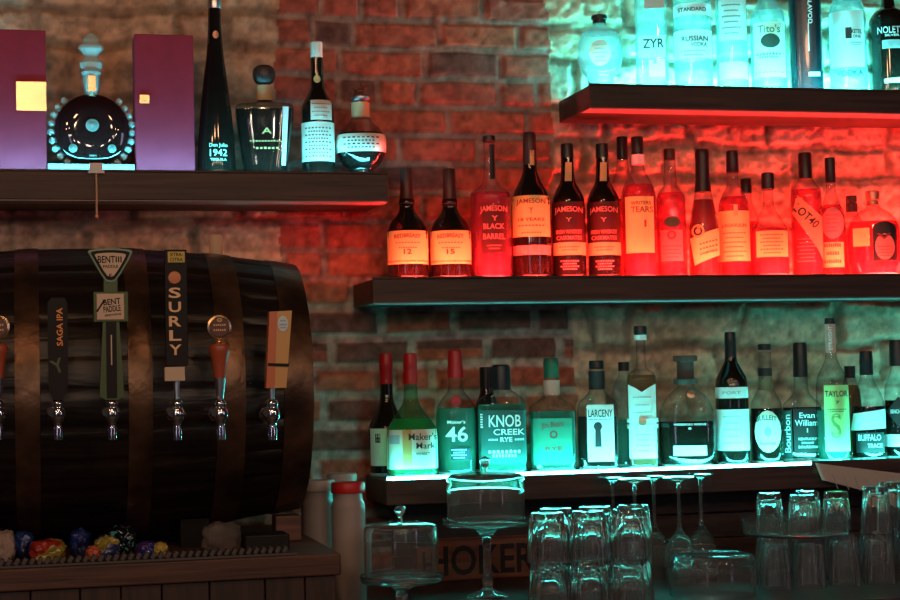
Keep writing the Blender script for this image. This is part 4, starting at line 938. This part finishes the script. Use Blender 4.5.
# backing boards below the lower shelf
def boards():
    x0 = at(392, 520, -.05).x
    t = thing('wall_boards', 'brown horizontal boards on the wall below the lower shelf', 'boards', (x0, -.03, Zc + .002)); L = xr - x0
    hh = (Zlow - .056 - Zc - .004); m = wood('board_wood', (.018, .009, .007), (.07, .03, .02), 'X')
    for i in range(3): box('board', 0, L, -.012, .012, hh * i / 3 + .0015, hh * (i + 1) / 3 - .0015, m, t, .0015)
boards()
def crate():
    p0 = at(420, 590, -.10); x1 = at(560, 580, -.10).x; z1 = at(480, 540, -.12).z; z0 = Zc + .0006
    t = thing('stencilled_crate', 'wooden crate board with large dark stencilled letters behind the cake stands', 'crate', (p0.x, -.10, z0)); w = x1 - p0.x; h = z1 - z0
    m = wood('crate_wood', (.10, .030, .014), (.28, .09, .04), 'X')
    box('front_board', 0, w, -.010, 0, 0, h, m, t, .002); box('end_board', 0, .01, .0005, .05, 0, h, m, t, .001); box('end_board', w - .01, w, .0005, .05, 0, h, m, t, .001); box('back_board', 0, w, .0505, .058, 0, h, m, t, .001)
    flat_text('lettering', [('HOKERT', w * .50, h * .50, w * .90, h * .76)], lambda u, v: (u, -.0108, v), pbr('stencil_black', (.008, .006, .006), .6), t)
crate()
# white bottles
def tub(px, ytop, Y, lidm, label, r=17):
    p = at_z(px, Zc, Y); p.z = Zc + .0004; s = mpp(p)
    def H(y): return at(px, y, Y).z - p.z
    t = thing('pour_bottle', label, 'bottle', p, 0, 'white plastic pour bottles')
    h = H(ytop)
    lathe_obj('body', chaikin([(r * s * .92, 0), (r * s, .003), (r * s, h - 28 * s), (r * s, h - 22 * s), (r * .86 * s, h - 18 * s), (r * .86 * s, h - 11 * s)], 1), pbr('white_plastic', (.36, .30, .27), .45, spec=.4), t, K=36)
    lathe_obj('lid', [(r * .97 * s, h - 10.5 * s), (r * 1.0 * s, h - 9.5 * s), (r * 1.0 * s, h - 1.5 * s), (r * .94 * s, h)], lidm, t, K=36)
LIDW = pbr('white_lid', (.5, .45, .42), .4)
tub(320, 480, -.28, LIDW, 'white plastic pour bottle with white lid, left of the red-lidded one')
tub(350, 482, -.36, pbr('red_lid', (.6, .02, .015), .4), 'white plastic pour bottle with red lid')
tub(344, 473, -.19, LIDW, 'white plastic pour bottle behind, its lid top lit cyan', r=15)
# paper over the shelf edge
def paper():
    Yp = SHF - .008
    A, B, C, D = (815, 463), (905, 474), (905, 501), (822, 480)
    V, Fc = [], []; nu, nv = 14, 8
    for j in range(nv + 1):
        for i in range(nu + 1):
            u, v = i / nu, j / nv
            x = (A[0] * (1 - u) + B[0] * u) * (1 - v) + (D[0] * (1 - u) + C[0] * u) * v
            y = (A[1] * (1 - u) + B[1] * u) * (1 - v) + (D[1] * (1 - u) + C[1] * u) * v
            V.append(at(x, y, Yp - .012 * v - .004 * math.sin(u * 5) * v))
    for j in range(nv):
        for i in range(nu):
            a = j * (nu + 1) + i; Fc.append((a, a + 1, a + nu + 2, a + nu + 1))
    c = V[0].copy(); o = mesh_obj('paper_sheet', [v - c for v in V], Fc, pbr('menu_paper', (.55, .48, .42), .8), None, loc=c)
    sm = o.modifiers.new('s', 'SOLIDIFY'); sm.thickness = .0004
    tag(o, 'curled paper sheet hanging over the lower shelf edge at the right', 'paper')
    W = []; FF = []
    for k in range(7):
        x = 832 + k * 11; o0 = len(W)
        for dx, y in ((0, 474 + k * 1.2), (1.0, 474 + k * 1.2), (6.5, 489 + k * .9), (5.5, 489 + k * .9)): W.append(at(x + dx, y, Yp - .018) - c)
        FF.append((o0, o0 + 1, o0 + 2, o0 + 3))
    mesh_obj('handwriting', W, FF, GREYP, o, smooth=False)
paper()

# ------------------------------------------------------------------ glassware
def shell(outer, inner):
    """closed lathe profile of a vessel: outer from axis up to rim, then inner back down to the axis"""
    return outer + inner[::-1]
def glass_lathe(name, prof, mat, parent, loc=(0, 0, 0), K=36, flute=0, fl=0, autos=40):
    V, Fc = [], []
    for i, (r, h) in enumerate(prof):
        for k in range(K):
            a = 2 * PI * k / K; rr = r
            if flute and r > .004: rr = r * (1 + fl * (abs(math.cos(a * flute / 2)) - .6))
            V.append((rr * math.cos(a), rr * math.sin(a), h))
    for i in range(len(prof) - 1):
        for k in range(K):
            a = i * K + k; b = i * K + (k + 1) % K; Fc.append((a, b, b + K, a + K))
    Fc.append(tuple(reversed(range(K)))); Fc.append(tuple(range((len(prof) - 1) * K, len(prof) * K)))
    bm = bmesh.new(); vs = [bm.verts.new(v) for v in V]
    for f in Fc: bm.faces.new([vs[i] for i in f])
    bmesh.ops.remove_doubles(bm, verts=bm.verts, dist=1e-5)
    return bm_obj(name, bm, mat, parent, smooth=True, loc=loc, autos=autos)
def tumbler_prof(h, rt, rb):
    """upturned: rim on the ground, thick base at the top"""
    o = [(rt - .0001, 0), (rt, .001), (rt * .985, h * .3), (rb * 1.03, h * .8), (rb, h - .006), (rb * .93, h)]
    i = [(rt - .0028, 0), (rt * .985 - .0032, h * .3), (rb * 1.03 - .0036, h * .78), (rb * .80, h - .016), (.0006, h - .014)]
    return i[::-1] + o + [(.0006, h - .002)]
TG = 'upturned tumblers stacked on the counter'
proto = {}
def tumbler(px, Y, z, h, w, label, group, flute=10):
    p = at_z(px, z, Y); p.z = z
    key = (round(h, 4), round(w, 4), flute)
    if key in proto:
        o = proto[key].copy(); COL.objects.link(o); o.location = p
    else:
        o = glass_lathe('tumbler', tumbler_prof(h, w / 2, w / 2 * .82), GLASS, None, loc=p, K=flute * 6, flute=flute, fl=.09); proto[key] = o
    o.rotation_euler.z = random.random()
    tag(o, label, 'glass', group); return o
hT = .096
rows = [(-.665, [(548, 'at the left'), (589.5, 'in the middle'), (630, 'at the right')], 'front'), (-.575, [(557, 'at the left'), (596, 'in the middle'), (634, 'at the right')], 'back')]
for Y, xs, rn in rows:
    for x, w in xs:
        tumbler(x, Y, Zc + .0005, hT, .079, f'fluted upturned tumbler in the bottom layer of the left stack, {rn} row, {w}', 'tumblers of the left stack')
        tumbler(x, Y, Zc + .0012 + hT, hT, .079, f'fluted upturned tumbler in the top layer of the left stack, {rn} row, {w}', 'tumblers of the left stack')
# right stack: lower layer, glass tray, upper layer
hR = .108
word = ['leftmost', 'second from left', 'third from left', 'fourth from left', 'rightmost']
for Y, rn, x0 in ((-.53, 'front', 776), (-.44, 'back', 771)):
    for i in range(5):
        tumbler(x0 + i * 34.5, Y, Zc + .0005, hR, .066, f'plain upturned tumbler under the glass tray, {rn} row, {word[i]}', 'tumblers under the glass tray', 12)
pt = at_z(796, Zc + hR + .001, -.485); pt.z = Zc + hR + .0012
tray_r = .112
tr = glass_lathe('glass_tray', [(.0006, 0), (tray_r * .96, 0), (tray_r, .004), (tray_r + .003, .032), (tray_r, .032), (tray_r - .004, .006), (.0006, .0045)], GLASS, None, loc=pt, K=64)
tag(tr, 'round clear glass tray on top of the lower tumblers at the right', 'tray')
zt2 = pt.z + .0062
for i, (x, Y) in enumerate([(770, -.46), (803, -.545), (808, -.45), (837, -.50)]):
    tumbler(x, Y, zt2, .082, .062, 'upturned tumbler standing on the round glass tray, ' + ['leftmost', 'front one', 'back one', 'rightmost'][i], 'tumblers on the glass tray', 12)
for i, (x, Y) in enumerate([(877, -.53), (912, -.53), (893, -.44)]):
    tumbler(x, Y, Zc + hR + .0012, .098, .066, 'tall upturned tumbler right of the glass tray, ' + ['next to the tray', 'at the right edge', 'in the back row'][i], 'upper tumblers right of the tray', 12)
# stemmed glasses, upturned
def wine(px, Y, ytop, label, first=[]):
    p = at_z(px, Zc, Y); p.z = Zc + .0005
    h = .231
    if first:
        o = first[0].copy(); COL.objects.link(o); o.location = p
    else:
        R = .036; hb = .105
        outer = [(R * .86, 0), (R * .95, .02), (R, .045), (R * .93, .07), (R * .66, .092), (.012, hb), (.0045, hb + .012), (.0036, hb + .05), (.0038, h - .018), (.008, h - .008), (.034, h - .002), (.0345, h)]
        outer = chaikin(outer, 1)
        inner = [(R * .86 - .0015, 0), (R * .95 - .0018, .02), (R - .0018, .045), (R * .93 - .002, .069), (R * .64 - .002, .089), (.008, hb - .006), (.0005, hb - .004)]
        o = glass_lathe('wine_glass', inner[::-1] + outer + [(.0005, h + .001)], GLASS, None, loc=p, K=40); first.append(o)
    tag(o, label, 'glass', 'upturned stemmed glasses'); return o
wine(615, -.252, 476, 'upturned stemmed glass, leftmost of the five'); wine(637, -.336, 476, 'upturned stemmed glass, second from left of the five')
wine(656, -.252, 478, 'upturned stemmed glass, middle one of the five'); wine(681, -.336, 476, 'upturned stemmed glass, fourth from left of the five')
wine(703, -.252, 479, 'upturned stemmed glass, rightmost of the five')
# upturned dome
p = at_z(713, Zc, -.56); p.z = Zc + .0005; s = mpp(p); hD = at(713, 553, -.56).z - p.z; r = 43 * s
oD = chaikin([(r, 0), (r, hD * .6), (r * .99, hD - .014), (r * .93, hD - .003), (r * .80, hD)], 2); iD = [(r - .003, 0), (r - .003, hD * .6), (r * .95 - .002, hD - .014), (r * .84, hD - .006), (.0006, hD - .006)]
tag(glass_lathe('glass_dome', iD[::-1] + oD + [(.0006, hD - .0015)], GLASS, None, loc=p, K=64), 'wide upturned clear glass dome in front of the stemmed glasses', 'dome')
# cake stands with domes
def cake(px, Y, yplate, w, ydome, lab1, lab2, knob=True, ledge=8):
    p = at_z(px, Zc, Y); p.z = Zc + .0005; s = mpp(p)
    hp = at(px, yplate, Y).z - p.z; r = w / 2 * s
    st = chaikin([(.0006, 0), (.040, 0), (.044, .003), (.036, .008), (.012, .016), (.009, .025), (.013, .034), (.009, .042), (.008, hp * .75), (.014, hp - .018), (.03, hp - .006), (r * .9, hp - .003), (r, hp + .0), (r + .002, hp + .014), (r - .002, hp + .014), (r - .005, hp + .003), (.0006, hp + .002)], 1)
    tag(glass_lathe('cake_stand', st, GLASS, None, loc=p, K=56), lab1, 'cake stand', 'glass cake stands')
    hd = at(px, ydome, Y).z - p.z - hp - .004; rd = r * .91
    oD = chaikin([(rd, 0), (rd, hd * .6), (rd, hd * .88), (rd * .95, hd * .97), (rd * .7, hd)], 2); iD = [(rd - .003, 0), (rd - .003, hd * .6), (rd * .98 - .003, hd * .86), (rd * .90, hd * .945), (rd * .5, hd - .003), (.0006, hd - .003)]
    t = glass_lathe('cake_dome', iD[::-1] + oD + [(.0006, hd + .0005)], GLASS, None, loc=(p.x, p.y, p.z + hp + .0038), K=56)
    tag(t, lab2, 'dome', 'glass domes on the cake stands')
    if knob: glass_lathe('knob', chaikin([(.0006, hd + .0008), (.006, hd + .0008), (.004, hd + .012), (.011, hd + .022), (.011, hd + .030), (.0006, hd + .036)], 1), GLASS, t, K=24)
cake(402, -.56, 581, 82, 523, 'shorter glass cake stand at the left of the counter', 'glass dome with knob on the shorter cake stand')
cake(488, -.42, 525, 86, 473, 'taller glass cake stand in the middle of the counter', 'broad glass dome on the taller cake stand, lit cyan on top')

# ------------------------------------------------------------------ lights of the room, and added streak panels
def lamp(x, y, z, e, col=(1, .62, .34), r=.05):
    l = bpy.data.lights.new('pendant', 'POINT'); l.energy = e; l.color = col; l.shadow_soft_size = r
    o = bpy.data.objects.new('pendant_light', l); COL.objects.link(o); o.location = (x, y, z)
for x in (-1.9, -1.1, -.05, .8, 1.7, 2.5): lamp(x, -3.95 - .1 * (x % .3), 2.72, 7.5)
for x in (-1.1, -.2, .7): lamp(x, -2.5, 2.75, 12, (1, .5, .26), .07)
for k in range(12): lamp(-1.6 + k * .36, -4.6, 2.2 + .1 * (k % 3), 6, (1, .75, .6), .04)
def soft(name, x, y, z, sx, sz, e, col, to):
    l = bpy.data.lights.new(name, 'AREA'); l.shape = 'RECTANGLE'; l.size = sx; l.size_y = sz; l.energy = e; l.color = col
    o = bpy.data.objects.new(name, l); COL.objects.link(o); o.location = (x, y, z); o.rotation_euler = (Vector(to) - Vector((x, y, z))).to_track_quat('-Z', 'Y').to_euler()
soft('streak_light', -1.6, -4.6, 1.7, .35, 1.3, 3, (.68, .62, 1), (1, 0, 1.2))  # unseen soft panels, added for pale lavender streaks in the glassware
soft('streak_light', 3.2, -3.6, 1.8, .3, 1.3, 3, (.75, .65, 1), (1, 0, 1.2))
w = bpy.data.worlds.new('world'); S.world = w; w.use_nodes = True
w.node_tree.nodes['Background'].inputs[0].default_value = (.25, .18, .15, 1); w.node_tree.nodes['Background'].inputs[1].default_value = .045
cy = S.cycles
cy.max_bounces = 12; cy.transmission_bounces = 12; cy.transparent_max_bounces = 24; cy.glossy_bounces = 5; cy.diffuse_bounces = 3
cy.caustics_reflective = False; cy.caustics_refractive = True; cy.sample_clamp_indirect = 14
cy.use_denoising = True
